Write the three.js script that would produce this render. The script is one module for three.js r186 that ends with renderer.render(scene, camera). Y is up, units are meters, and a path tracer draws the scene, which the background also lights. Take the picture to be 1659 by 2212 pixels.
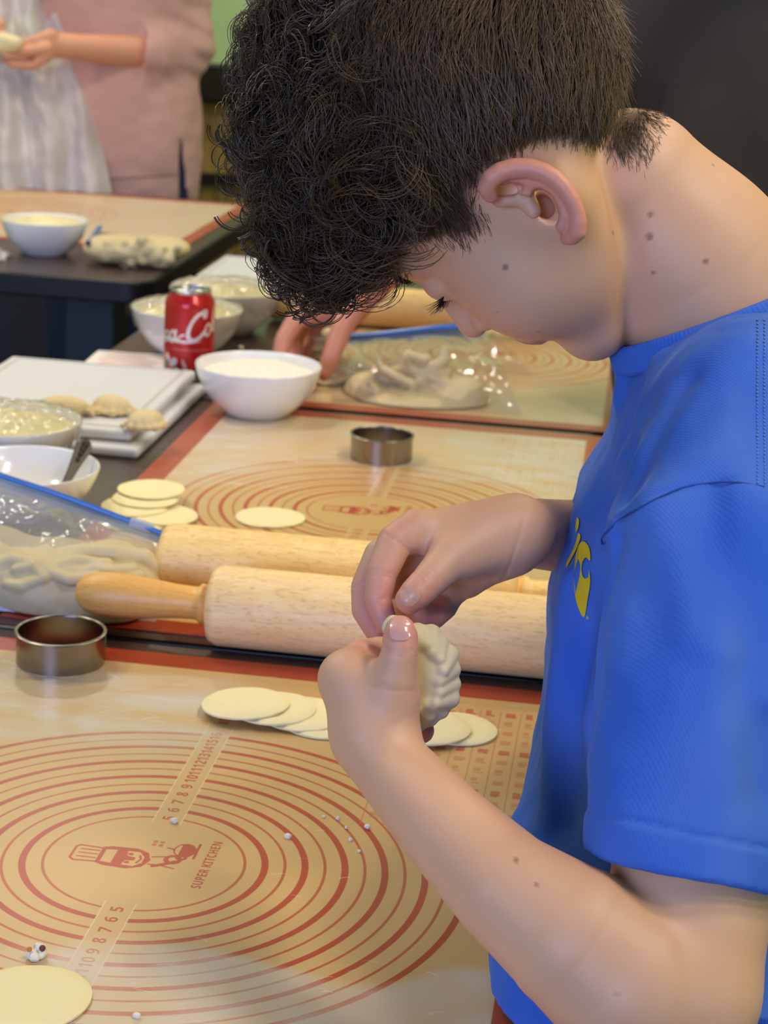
import * as THREE from 'three';
import { RoundedBoxGeometry } from 'three/addons/geometries/RoundedBoxGeometry.js';
import { mergeGeometries, mergeVertices } from 'three/addons/utils/BufferGeometryUtils.js';
import { ImprovedNoise } from 'three/addons/math/ImprovedNoise.js';
import { RectAreaLightUniformsLib } from 'three/addons/lights/RectAreaLightUniformsLib.js';

// ---------------------------------------------------------------- camera, light, exposure
const PW = 1659, PH = 2212, FPX = 4095;                 // the frame and the lens, in pixels
const TABLE = 0.75, EYE = TABLE + 0.5645;
const scene = new THREE.Scene();
const camera = new THREE.PerspectiveCamera(2 * Math.atan(PH / 2 / FPX) * 180 / Math.PI, PW / PH, 0.05, 60);
camera.position.set(0, EYE, 0);
camera.rotation.order = 'YXZ';
camera.rotation.set(-16.66 * Math.PI / 180, 0, 3.2 * Math.PI / 180);
camera.focus = 1.07; camera.userData.fStop = 15;
camera.updateMatrixWorld(true);
scene.add(camera);
scene.background = new THREE.Color('#b9c4cf');
const renderer = new THREE.WebGLRenderer({ antialias: true });
renderer.toneMapping = THREE.LinearToneMapping;
renderer.toneMappingExposure = 1.0;
renderer.shadowMap.enabled = true;
RectAreaLightUniformsLib.init();
const WARM = new THREE.Color(1.0, 0.90, 0.76), COOL = new THREE.Color(0.38, 0.48, 1.0);
const CEIL = 2.75, LAMP_POWER = 38, WINDOW_POWER = 12.5;
// recessed square ceiling lamps: x, z; the rightmost is an added front fill
const LAMPS = [[1.15, -0.3], [0.95, -0.8], [2.2, 0.3], [-1.7, -1.9], [0.9, -1.9], [-1.1, -2.4], [0.85, -3.2], [-0.85, -4.45], [0.75, -4.6], [-1.9, -3.5]];
// the window behind the photographer
const WIN = { x0: -2.7, x1: -0.5, y0: 0.95, y1: 2.35, z: 2.6 };

// ---------------------------------------------------------------- helpers
let seed = 7;
const rnd = () => { seed = (seed + 0x6d2b79f5) | 0; let t = Math.imul(seed ^ (seed >>> 15), 1 | seed); t = (t + Math.imul(t ^ (t >>> 7), 61 | t)) ^ t; return ((t ^ (t >>> 14)) >>> 0) / 4294967296; };
const rr = (a, b) => a + (b - a) * rnd();
const P = new ImprovedNoise();
const noise = (x, y = 0, z = 0) => P.noise(x, y, z);
const fbm = (x, y, z = 0, o = 4) => { let s = 0, a = 0.5, f = 1; for (let i = 0; i < o; i++) { s += a * P.noise(x * f, y * f, z + i * 7.3); a *= 0.5; f *= 2.03; } return s; };
const clamp = (x, a = 0, b = 1) => Math.min(b, Math.max(a, x));
const sm = (a, b, x) => { const t = clamp((x - a) / (b - a)); return t * t * (3 - 2 * t); };
const mix = (a, b, t) => a + (b - a) * t;
const V = (x, y, z) => new THREE.Vector3(x, y, z);
const D2R = Math.PI / 180;
const CR = V(1, 0, 0).applyEuler(camera.rotation), CU = V(0, 1, 0).applyEuler(camera.rotation), CB = V(0, 0, 1).applyEuler(camera.rotation);
// a point of the room seen in direction (px, py) at a distance measured along the lens axis
const at = (px, py, d) => V(0, EYE, 0).addScaledVector(CR, (px - PW / 2) / FPX * d).addScaledVector(CU, -(py - PH / 2) / FPX * d).addScaledVector(CB, -d);
const depthOf = (p) => -(V(p.x, p.y - EYE, p.z)).dot(CB);
const toPx = (p) => { const q = V(p.x, p.y - EYE, p.z), d = -q.dot(CB); return [PW / 2 + q.dot(CR) / d * FPX, PH / 2 - q.dot(CU) / d * FPX]; };
// the row of tables runs away from the photographer, turned seven degrees: r to the right across it, a along it
const YAW = -7 * D2R, RX = V(Math.cos(YAW), 0, -Math.sin(YAW)), AX = V(-Math.sin(YAW), 0, -Math.cos(YAW));
const F = (r, a, h = 0) => V(0, TABLE + h, 0).addScaledVector(RX, r).addScaledVector(AX, a);
const names = new Map();
const numbered = (n) => { const k = names.get(n) ?? 0; names.set(n, k + 1); return k ? n + '_' + String(k).padStart(3, '0') : n; };
function mesh(name, geo, mat, parent = scene) {
  const m = new THREE.Mesh(geo, mat); m.name = parent === scene ? numbered(name) : name; m.castShadow = m.receiveShadow = true; parent.add(m); return m;
}
function tag(o, label, category, group, kind) {
  if (label) o.userData.label = label;
  if (category) o.userData.category = category;
  if (group) o.userData.group = group;
  if (kind) o.userData.kind = kind;
  return o;
}
function thing(name, label, category, pos, turn = 0, group) {
  const o = new THREE.Group(); o.name = numbered(name); scene.add(o);
  if (pos) o.position.copy(pos); o.rotation.y = turn;
  return tag(o, label, category, group);
}
let trims = 0;
function struct(name, geo, mat) { if (name === 'trim') name = 'trim_' + ++trims; const m = mesh(name, geo, mat); m.userData.kind = 'structure'; return m; }
function dup(root, pos, turn, label, group) {
  const c = root.clone(); c.name = numbered(root.name.replace(/_\d{3}$/, '')); c.userData = { ...root.userData }; scene.add(c);
  if (pos) c.position.copy(pos); if (turn !== undefined) c.rotation.y = turn;
  if (label) c.userData.label = label; if (group) c.userData.group = group;
  return c;
}
const std = (color, roughness = 0.6, extra = {}) => new THREE.MeshStandardMaterial({ color, roughness, ...extra });
const phys = (color, roughness = 0.5, extra = {}) => new THREE.MeshPhysicalMaterial({ color, roughness, ...extra });
const box = (w, h, d, x = 0, y = 0, z = 0, r = 0) => { const g = r ? new RoundedBoxGeometry(w, h, d, 2, r) : new THREE.BoxGeometry(w, h, d); g.translate(x, y, z); return g; };
const clean = (g) => { const o = new THREE.BufferGeometry(); const n = g.index ? g.toNonIndexed() : g; for (const k of ['position', 'normal', 'uv']) if (n.attributes[k]) o.setAttribute(k, n.attributes[k]); return o; };
const merge = (list) => { const l = list.map(clean); const uv = l.every((g) => g.attributes.uv); if (!uv) l.forEach((g) => g.deleteAttribute('uv')); return mergeGeometries(l); };
const tube = (pts, r, seg = 20, sides = 8, closed = false) => new THREE.TubeGeometry(new THREE.CatmullRomCurve3(pts, closed), seg, r, sides, closed);
const lathe = (pts, n = 48) => new THREE.LatheGeometry(pts.map(([x, y]) => new THREE.Vector2(x, y)), n);
// a grid surface from f(u, v) -> Vector3
function sheet(f, nu, nv, uvScale = [1, 1]) {
  const pos = [], uv = [], idx = [];
  for (let j = 0; j <= nv; j++) for (let i = 0; i <= nu; i++) { const p = f(i / nu, j / nv); pos.push(p.x, p.y, p.z); uv.push(i / nu * uvScale[0], j / nv * uvScale[1]); }
  for (let j = 0; j < nv; j++) for (let i = 0; i < nu; i++) { const a = j * (nu + 1) + i, b = a + 1, c = a + nu + 1, d = c + 1; idx.push(a, b, d, a, d, c); }
  const g = new THREE.BufferGeometry(); g.setAttribute('position', new THREE.Float32BufferAttribute(pos, 3)); g.setAttribute('uv', new THREE.Float32BufferAttribute(uv, 2)); g.setIndex(idx); g.computeVertexNormals(); return g;
}
// signed distances
const smin = (a, b, k) => { const h = Math.max(k - Math.abs(a - b), 0) / k; return Math.min(a, b) - h * h * k * 0.25; };
const smax = (a, b, k) => -smin(-a, -b, k);
function cap(x, y, z, A, B, ra, rb) {
  const bx = B.x - A.x, by = B.y - A.y, bz = B.z - A.z, px = x - A.x, py = y - A.y, pz = z - A.z;
  const t = clamp((px * bx + py * by + pz * bz) / (bx * bx + by * by + bz * bz + 1e-12));
  const dx = px - bx * t, dy = py - by * t, dz = pz - bz * t;
  return Math.sqrt(dx * dx + dy * dy + dz * dz) - (ra + (rb - ra) * t);
}
const sph = (x, y, z, c, r) => Math.hypot(x - c.x, y - c.y, z - c.z) - r;
const ell = (x, y, z, cx, cy, cz, rx, ry, rz) => { const a = (x - cx) / rx, b = (y - cy) / ry, c = (z - cz) / rz, k0 = Math.hypot(a, b, c), k1 = Math.hypot(a / rx, b / ry, c / rz); return k0 < 1e-6 ? -Math.min(rx, ry, rz) : k0 * (k0 - 1) / k1; };
const chain = (pts) => (x, y, z) => { let d = 1e9; for (let i = 0; i + 1 < pts.length; i++) d = Math.min(d, cap(x, y, z, pts[i][0], pts[i + 1][0], pts[i][1], pts[i + 1][1])); return d; };
// surface nets over the zero set of f in the box lo..hi
function nets(f, lo0, hi0, h, color) {
  const lo = lo0.clone().min(hi0), hi = lo0.clone().max(hi0);
  const nx = Math.ceil((hi.x - lo.x) / h) + 1, ny = Math.ceil((hi.y - lo.y) / h) + 1, nz = Math.ceil((hi.z - lo.z) / h) + 1;
  const D = new Float32Array(nx * ny * nz).fill(1), S = 6, id = (i, j, k) => i + nx * (j + ny * k);
  for (let K = 0; K < nz; K += S) for (let J = 0; J < ny; J += S) for (let I = 0; I < nx; I += S) {
    const c = f(lo.x + (I + S / 2) * h, lo.y + (J + S / 2) * h, lo.z + (K + S / 2) * h);
    const far = Math.abs(c) > S * h * 1.5;
    for (let k = K; k < Math.min(nz, K + S); k++) for (let j = J; j < Math.min(ny, J + S); j++) for (let i = I; i < Math.min(nx, I + S); i++) D[id(i, j, k)] = far ? c : f(lo.x + i * h, lo.y + j * h, lo.z + k * h);
  }
  const pos = [], cell = new Int32Array(nx * ny * nz).fill(-1), idx = [];
  const cor = [[0, 0, 0], [1, 0, 0], [0, 1, 0], [1, 1, 0], [0, 0, 1], [1, 0, 1], [0, 1, 1], [1, 1, 1]];
  const edges = [[0, 1], [2, 3], [4, 5], [6, 7], [0, 2], [1, 3], [4, 6], [5, 7], [0, 4], [1, 5], [2, 6], [3, 7]];
  const v = new Float64Array(8);
  for (let k = 0; k < nz - 1; k++) for (let j = 0; j < ny - 1; j++) for (let i = 0; i < nx - 1; i++) {
    let s = 0;
    for (let c = 0; c < 8; c++) { v[c] = D[id(i + cor[c][0], j + cor[c][1], k + cor[c][2])]; if (v[c] < 0) s++; }
    if (s === 0 || s === 8) continue;
    let x = 0, y = 0, z = 0, n = 0;
    for (const [a, b] of edges) if ((v[a] < 0) !== (v[b] < 0)) { const t = v[a] / (v[a] - v[b]), A = cor[a], B = cor[b]; x += A[0] + (B[0] - A[0]) * t; y += A[1] + (B[1] - A[1]) * t; z += A[2] + (B[2] - A[2]) * t; n++; }
    cell[id(i, j, k)] = pos.length / 3; pos.push(lo.x + (i + x / n) * h, lo.y + (j + y / n) * h, lo.z + (k + z / n) * h);
  }
  const quad = (a, b, c, d, flip) => { if (a < 0 || b < 0 || c < 0 || d < 0) return; if (flip) idx.push(a, c, b, a, d, c); else idx.push(a, b, c, a, c, d); };
  for (let k = 1; k < nz - 1; k++) for (let j = 1; j < ny - 1; j++) for (let i = 1; i < nx - 1; i++) {
    const d0 = D[id(i, j, k)] < 0;
    if (d0 !== D[id(i + 1, j, k)] < 0) quad(cell[id(i, j - 1, k - 1)], cell[id(i, j, k - 1)], cell[id(i, j, k)], cell[id(i, j - 1, k)], !d0);
    if (d0 !== D[id(i, j + 1, k)] < 0) quad(cell[id(i - 1, j, k - 1)], cell[id(i - 1, j, k)], cell[id(i, j, k)], cell[id(i, j, k - 1)], !d0);
    if (d0 !== D[id(i, j, k + 1)] < 0) quad(cell[id(i - 1, j - 1, k)], cell[id(i, j - 1, k)], cell[id(i, j, k)], cell[id(i - 1, j, k)], !d0);
  }
  const g = new THREE.BufferGeometry(); g.setAttribute('position', new THREE.Float32BufferAttribute(pos, 3)); g.setIndex(idx); g.computeVertexNormals();
  // exact normals from the field
  const N = g.attributes.normal, e = h * 0.6;
  for (let i = 0; i < N.count; i++) {
    const x = pos[3 * i], y = pos[3 * i + 1], z = pos[3 * i + 2];
    const gx = f(x + e, y, z) - f(x - e, y, z), gy = f(x, y + e, z) - f(x, y - e, z), gz = f(x, y, z + e) - f(x, y, z - e), l = Math.hypot(gx, gy, gz);
    if (l > 1e-9) N.setXYZ(i, gx / l, gy / l, gz / l);
  }
  if (color) {
    const c = new Float32Array(N.count * 3), out = [0, 0, 0];
    for (let i = 0; i < N.count; i++) { color(pos[3 * i], pos[3 * i + 1], pos[3 * i + 2], out); c.set(out, 3 * i); }
    g.setAttribute('color', new THREE.BufferAttribute(c, 3));
  }
  return g;
}
const bounds = (pts, pad) => { const b = new THREE.Box3().setFromPoints(pts); return [b.min.addScalar(-pad), b.max.addScalar(pad)]; };
// first hit of the camera-side ray through a pixel with a field (used to lay seams, prints and moles on a surface)
function hit(f, px, py, d0 = 0.7, d1 = 1.6) {
  const o = at(px, py, d0), dir = at(px, py, d1).sub(o), L = dir.length(); dir.normalize();
  let t = 0; for (let i = 0; i < 160 && t < L; i++) { const d = f(o.x + dir.x * t, o.y + dir.y * t, o.z + dir.z * t); if (d < 0.0002) break; t += Math.max(d * 0.7, 0.0003); }
  return o.addScaledVector(dir, Math.min(t, L));
}
const grad = (f, p, e = 0.001) => V(f(p.x + e, p.y, p.z) - f(p.x - e, p.y, p.z), f(p.x, p.y + e, p.z) - f(p.x, p.y - e, p.z), f(p.x, p.y, p.z + e) - f(p.x, p.y, p.z - e)).normalize();
const fit = (g, from) => { const p = g.attributes.position; for (let i = 0; i < p.count; i++) p.setXYZ(i, p.getX(i) - from.x, p.getY(i) - from.y, p.getZ(i) - from.z); return g; };
// textures
function canvasTex(w, h, draw, srgb = true) {
  const c = document.createElement('canvas'); c.width = w; c.height = h; const g = c.getContext('2d'); draw(g, w, h);
  const t = new THREE.CanvasTexture(c); if (srgb) t.colorSpace = THREE.SRGBColorSpace; t.wrapS = t.wrapT = THREE.RepeatWrapping; return t;
}
function dataTex(w, h, fn, srgb = true) {
  const d = new Uint8Array(w * h * 4); const o = [0, 0, 0];
  for (let y = 0; y < h; y++) for (let x = 0; x < w; x++) { fn(x / w, y / h, o); const i = 4 * (y * w + x); d[i] = clamp(o[0], 0, 255); d[i + 1] = clamp(o[1], 0, 255); d[i + 2] = clamp(o[2], 0, 255); d[i + 3] = 255; }
  const t = new THREE.DataTexture(d, w, h); t.magFilter = THREE.LinearFilter; t.minFilter = THREE.LinearFilter; t.wrapS = t.wrapT = THREE.RepeatWrapping; if (srgb) t.colorSpace = THREE.SRGBColorSpace; t.needsUpdate = true; return t;
}

// ---------------------------------------------------------------- the room
const plaster = std('#b9da9f', 0.85), ceilMat = std('#8d867c', 0.9), blackWood = phys('#14100e', 0.45, { clearcoat: 0.2, clearcoatRoughness: 0.4 });
const floorTex = dataTex(256, 256, (u, v, o) => { const n = fbm(u * 18, v * 18, 2) * 26; o[0] = 40 + n; o[1] = 33 + n; o[2] = 30 + n; });
floorTex.repeat.set(6, 8);
const X0 = -3.4, X1 = 2.6, Z0 = -5.2, Z1 = 2.6, T = 0.12;
struct('floor', box(X1 - X0 + 2 * T, 0.1, Z1 - Z0 + 2 * T, (X0 + X1) / 2, -0.05, (Z0 + Z1) / 2), std('#ffffff', 0.55, { map: floorTex }));
struct('ceiling', box(X1 - X0 + 2 * T, 0.1, Z1 - Z0 + 2 * T, (X0 + X1) / 2, CEIL + 0.05, (Z0 + Z1) / 2), ceilMat);
struct('wall_back', box(X1 - X0 + 2 * T, CEIL, T, (X0 + X1) / 2, CEIL / 2, Z0 - T / 2), plaster);
struct('wall_left', box(T, CEIL, Z1 - Z0, X0 - T / 2, CEIL / 2, (Z0 + Z1) / 2), plaster);
struct('wall_right', box(T, CEIL, Z1 - Z0, X1 + T / 2, CEIL / 2, (Z0 + Z1) / 2), plaster);
struct('wall_front', merge([
  box(WIN.x0 - X0 + T, CEIL, T, (X0 - T + WIN.x0) / 2, CEIL / 2, Z1 + T / 2), box(X1 + T - WIN.x1, CEIL, T, (X1 + T + WIN.x1) / 2, CEIL / 2, Z1 + T / 2),
  box(WIN.x1 - WIN.x0, WIN.y0, T, (WIN.x0 + WIN.x1) / 2, WIN.y0 / 2, Z1 + T / 2), box(WIN.x1 - WIN.x0, CEIL - WIN.y1, T, (WIN.x0 + WIN.x1) / 2, (CEIL + WIN.y1) / 2, Z1 + T / 2)]), plaster);
{ // the window: frame, panes glowing with daylight, and the light they let in
  const w = WIN.x1 - WIN.x0, h = WIN.y1 - WIN.y0, cx = (WIN.x0 + WIN.x1) / 2, cy = (WIN.y0 + WIN.y1) / 2;
  const win = new THREE.Group(); win.name = 'window_1'; win.userData.kind = 'structure'; win.position.set(cx, cy, Z1 + 0.06); scene.add(win);
  const fr = std('#2a221d', 0.5);
  mesh('window_frame', merge([box(w, 0.06, 0.1, 0, h / 2 - 0.03), box(w, 0.06, 0.1, 0, -h / 2 + 0.03), box(0.06, h, 0.1, -w / 2 + 0.03), box(0.06, h, 0.1, w / 2 - 0.03), box(0.05, h, 0.08, 0)]), fr, win);
  const glow = std('#222222', 0.3, { emissive: COOL, emissiveIntensity: 2.2 });
  for (const s of [-1, 1]) mesh('pane', box(w / 2 - 0.08, h - 0.12, 0.01, s * (w / 4 - 0.002), 0, 0.02), glow, win);
  const L = new THREE.RectAreaLight(COOL, WINDOW_POWER, w - 0.14, h - 0.14); L.position.set(cx, cy, Z1 - 0.02); L.lookAt(cx, cy - 0.35, Z1 - 3); scene.add(L);
}
{ // recessed ceiling lamps
  const rim = std('#cfc8bb', 0.4), face = std('#332b20', 0.4, { emissive: WARM, emissiveIntensity: 9 });
  for (const [i, [x, z]] of LAMPS.entries()) {
    const where = ['above and right of the photographer', 'above the boy\'s back', 'near the right wall beside the window wall, added as front fill', 'left of the nearest table', 'above the person in dark grey', 'left of the middle table', 'right of the far end of the table row', 'above the woman in pink', 'right of the woman, by the back wall', 'near the left wall, beside the separate table'][i];
    const g = thing('ceiling_light', 'square recessed ceiling lamp ' + where, 'ceiling light', V(x, CEIL, z));
    mesh('rim', merge([box(0.36, 0.02, 0.03, 0, -0.01, 0.165), box(0.36, 0.02, 0.03, 0, -0.01, -0.165), box(0.03, 0.02, 0.3, 0.165, -0.01), box(0.03, 0.02, 0.3, -0.165, -0.01)]), rim, g);
    mesh('diffuser', box(0.3, 0.008, 0.3, 0, -0.006, 0), face, g);
    const L = new THREE.RectAreaLight(WARM, LAMP_POWER, 0.3, 0.3); L.position.set(x, CEIL - 0.016, z); L.lookAt(x, 0, z); scene.add(L);
  }
}
{ // bamboo wainscot on the back wall: black cap rail, stiles, cross rails and panels of split cane
  const capY = 0.985, cane = std('#ffffff', 0.6, { vertexColors: true });
  const stiles = []; for (let x = X0 + 0.35; x < X1; x += 0.46) stiles.push(x);
  for (const x of stiles) struct('trim', box(0.052, capY, 0.035, x, capY / 2, Z0 + 0.018, 0.006), blackWood);
  struct('trim', box(X1 - X0, 0.1, 0.05, (X0 + X1) / 2, capY - 0.05, Z0 + 0.026, 0.008), blackWood);
  for (const y of [0.68, 0.54]) struct('trim', box(X1 - X0, 0.028, 0.03, (X0 + X1) / 2, y, Z0 + 0.016), blackWood);
  struct('baseboard_back', box(X1 - X0, 0.12, 0.03, (X0 + X1) / 2, 0.06, Z0 + 0.016), blackWood);
  struct('trim', box(X1 - X0, 0.3, 0.012, (X0 + X1) / 2, 0.27, Z0 + 0.007), blackWood);
  const strip = new THREE.CylinderGeometry(0.0052, 0.0052, 1, 5, 1, true, -Math.PI / 2, Math.PI);
  for (let s = 0; s + 1 < stiles.length; s++) {
    if (stiles[s + 1] < -2.2 || stiles[s] > 1.3) continue;
    const list = [];
    for (let x = stiles[s] + 0.03; x < stiles[s + 1] - 0.026; x += 0.0105) {
      let y = 0.42; while (y < capY - 0.1) { // each cane in lengths between its knots
        const L = Math.min(rr(0.12, 0.26), capY - 0.1 - y), g = strip.clone(); g.scale(1, L - 0.002, 1); g.translate(x, y + L / 2, Z0 + 0.004 + rr(0, 0.0015));
        const c = rr(0.75, 1.15), col = new THREE.Color().setRGB(0.42 * c, 0.27 * c * rr(0.9, 1.05), 0.085 * c), a = new Float32Array(g.attributes.position.count * 3);
        for (let i = 0; i < a.length; i += 3) { a[i] = col.r; a[i + 1] = col.g; a[i + 2] = col.b; }
        g.setAttribute('color', new THREE.BufferAttribute(a, 3)); list.push(g); y += L;
      }
    }
    const m = struct('trim', mergeGeometries(list), cane);
    m.userData.label = 'panel of split golden cane between black stiles';
  }
}

// ---------------------------------------------------------------- tables
const woodTex = dataTex(512, 512, (u, v, o) => { const n = fbm(u * 5, v * 60, 1) * 14 + fbm(u * 40, v * 300, 4, 2) * 6; o[0] = 62 + n; o[1] = 46 + n; o[2] = 42 + n; });
const tableTop = phys('#ffffff', 0.34, { map: woodTex, clearcoat: 0.15, clearcoatRoughness: 0.3 });
const ironMat = std('#3a4044', 0.5, { metalness: 0.3 });
const edgeMat = std('#0f0c0b', 0.4);
function table(label, r0, r1, a0, a1, posts = [0]) {
  const w = r1 - r0, l = a1 - a0, g = thing('dining_table', label, 'table', F((r0 + r1) / 2, (a0 + a1) / 2, -TABLE), YAW);
  const sh = new THREE.Shape(), rad = 0.045, hw = w / 2 - 0.004, hl = l / 2 - 0.004;
  sh.moveTo(-hw + rad, -hl); sh.lineTo(hw - rad, -hl); sh.quadraticCurveTo(hw, -hl, hw, -hl + rad); sh.lineTo(hw, hl - rad); sh.quadraticCurveTo(hw, hl, hw - rad, hl); sh.lineTo(-hw + rad, hl); sh.quadraticCurveTo(-hw, hl, -hw, hl - rad); sh.lineTo(-hw, -hl + rad); sh.quadraticCurveTo(-hw, -hl, -hw + rad, -hl);
  const flat = new THREE.ShapeGeometry(sh, 10); flat.rotateX(-Math.PI / 2); flat.translate(0, TABLE, 0);
  mesh('tabletop', flat, tableTop, g);
  const ex = new THREE.ExtrudeGeometry(sh, { depth: 0.03, bevelEnabled: true, bevelSize: 0.004, bevelThickness: 0.004, bevelSegments: 2, curveSegments: 10 }); ex.rotateX(-Math.PI / 2); ex.translate(0, TABLE - 0.0346, 0);
  mesh('table_edge', ex, edgeMat, g);
  for (const x of posts) {
    mesh('pedestal', box(0.10, TABLE - 0.06, 0.10, x, (TABLE - 0.06) / 2 + 0.02, 0, 0.006), ironMat, g);
    mesh('base', merge([box(0.34, 0.03, 0.08, x, 0.015, 0, 0.01), box(0.08, 0.03, 0.5, x, 0.015, 0, 0.01)]), edgeMat, g);
    mesh('bracket', box(0.3, 0.025, 0.4, x, TABLE - 0.05, 0), edgeMat, g);
  }
  return g;
}
table('dark brown restaurant table in the foreground, under the sharp baking mat with the printed chef', -0.712, -0.004, 0.55, 1.438);
table('dark brown restaurant table in the middle, under the white cutting boards and rice bowl', -0.712, -0.004, 1.442, 2.288);
table('dark brown restaurant table farthest along the row, under the reaching hand and mashed potato bowl', -0.712, -0.004, 2.292, 3.36);
table('separate dark table with a grey pedestal in front of the woman in pink', -1.66, -0.795, 3.07, 4.13, [0.19, -0.24]);

// ---------------------------------------------------------------- silicone baking mats, printed with rings and a chef
const RED = '#b6380b', TAN = [212, 171, 105];
function chef(g, S) { // drawn with +x towards the right of the mat, as it lies: cap to the left
  g.strokeStyle = RED; g.fillStyle = RED; g.lineJoin = 'round'; g.lineCap = 'round';
  const p = (pts, fill, w) => { g.beginPath(); pts.forEach(([x, y], i) => i ? g.lineTo(x * S, y * S) : g.moveTo(x * S, y * S)); if (fill) { g.closePath(); g.fill(); } else { g.lineWidth = w * S; g.stroke(); } };
  const el = (x, y, a, b, fill, w, rot = 0) => { g.beginPath(); g.ellipse(x * S, y * S, a * S, b * S, rot, 0, 7); if (fill) g.fill(); else { g.lineWidth = w * S; g.stroke(); } };
  // pleated cap
  p([[-22, -17], [-48, -19], [-52, -15], [-52, 13], [-47, 18], [-22, 16]], false, 3);
  for (const y of [-10, -1, 8]) p([[-45, y], [-24, y]], false, 2.4);
  // head: dark outline, band, face
  p([[-22, -20], [-12, -24], [18, -25], [32, -17], [38, 0], [32, 17], [16, 25], [-12, 23], [-22, 18]], true);
  g.fillStyle = '#d4ab69';
  p([[-17, -15], [-4, -17], [-4, 16], [-17, 14]], true);
  p([[8, -17], [22, -17], [30, -6], [30, 8], [22, 18], [8, 17], [10, 6], [20, 4], [20, -3], [10, -5]], true);
  g.fillStyle = RED; el(13, -10, 3, 3, true); el(13, 10, 3, 3, true); p([[24, -9], [27, 0], [24, 9]], false, 2.5);
  // neck scarf and arm
  p([[38, -9], [52, -13], [58, -3]], false, 2.5); p([[38, 9], [50, 8], [68, 13]], false, 2.5); p([[44, 12], [56, 4], [66, -4]], false, 6);
  el(62, -8, 8, 9, false, 5); el(70, -16, 5, 6, false, 4);
  // domed dish
  g.beginPath(); g.ellipse(70 * S, -33 * S, 13 * S, 17 * S, 0, 0, 7); g.fill();
  g.fillStyle = '#d4ab69'; g.beginPath(); g.ellipse(65 * S, -33 * S, 6 * S, 12 * S, 0, Math.PI * 0.5, Math.PI * 1.5); g.fill();
  g.fillStyle = RED; p([[57, -33], [50, -35]], false, 3); p([[84, -52], [84, -16]], false, 3);
  g.save(); g.translate(38 * S, -43 * S); g.rotate(-Math.PI / 2); g.fillStyle = 'rgba(182,56,11,0.6)'; g.font = `bold ${9 * S}px sans-serif`; g.textAlign = 'center'; for (let i = 0; i < 4; i++) g.fillRect((-7 + (i % 2) * 8) * S, (-8 + (i >> 1) * 8) * S, 6 * S, 5 * S); g.restore();
  g.save(); g.translate(102 * S, -6 * S); g.rotate(-Math.PI / 2); g.fillStyle = RED; g.font = `bold ${15.5 * S}px sans-serif`; g.textAlign = 'center'; g.fillText('SUPER KITCHEN', 0, 0); g.restore();
}
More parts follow.
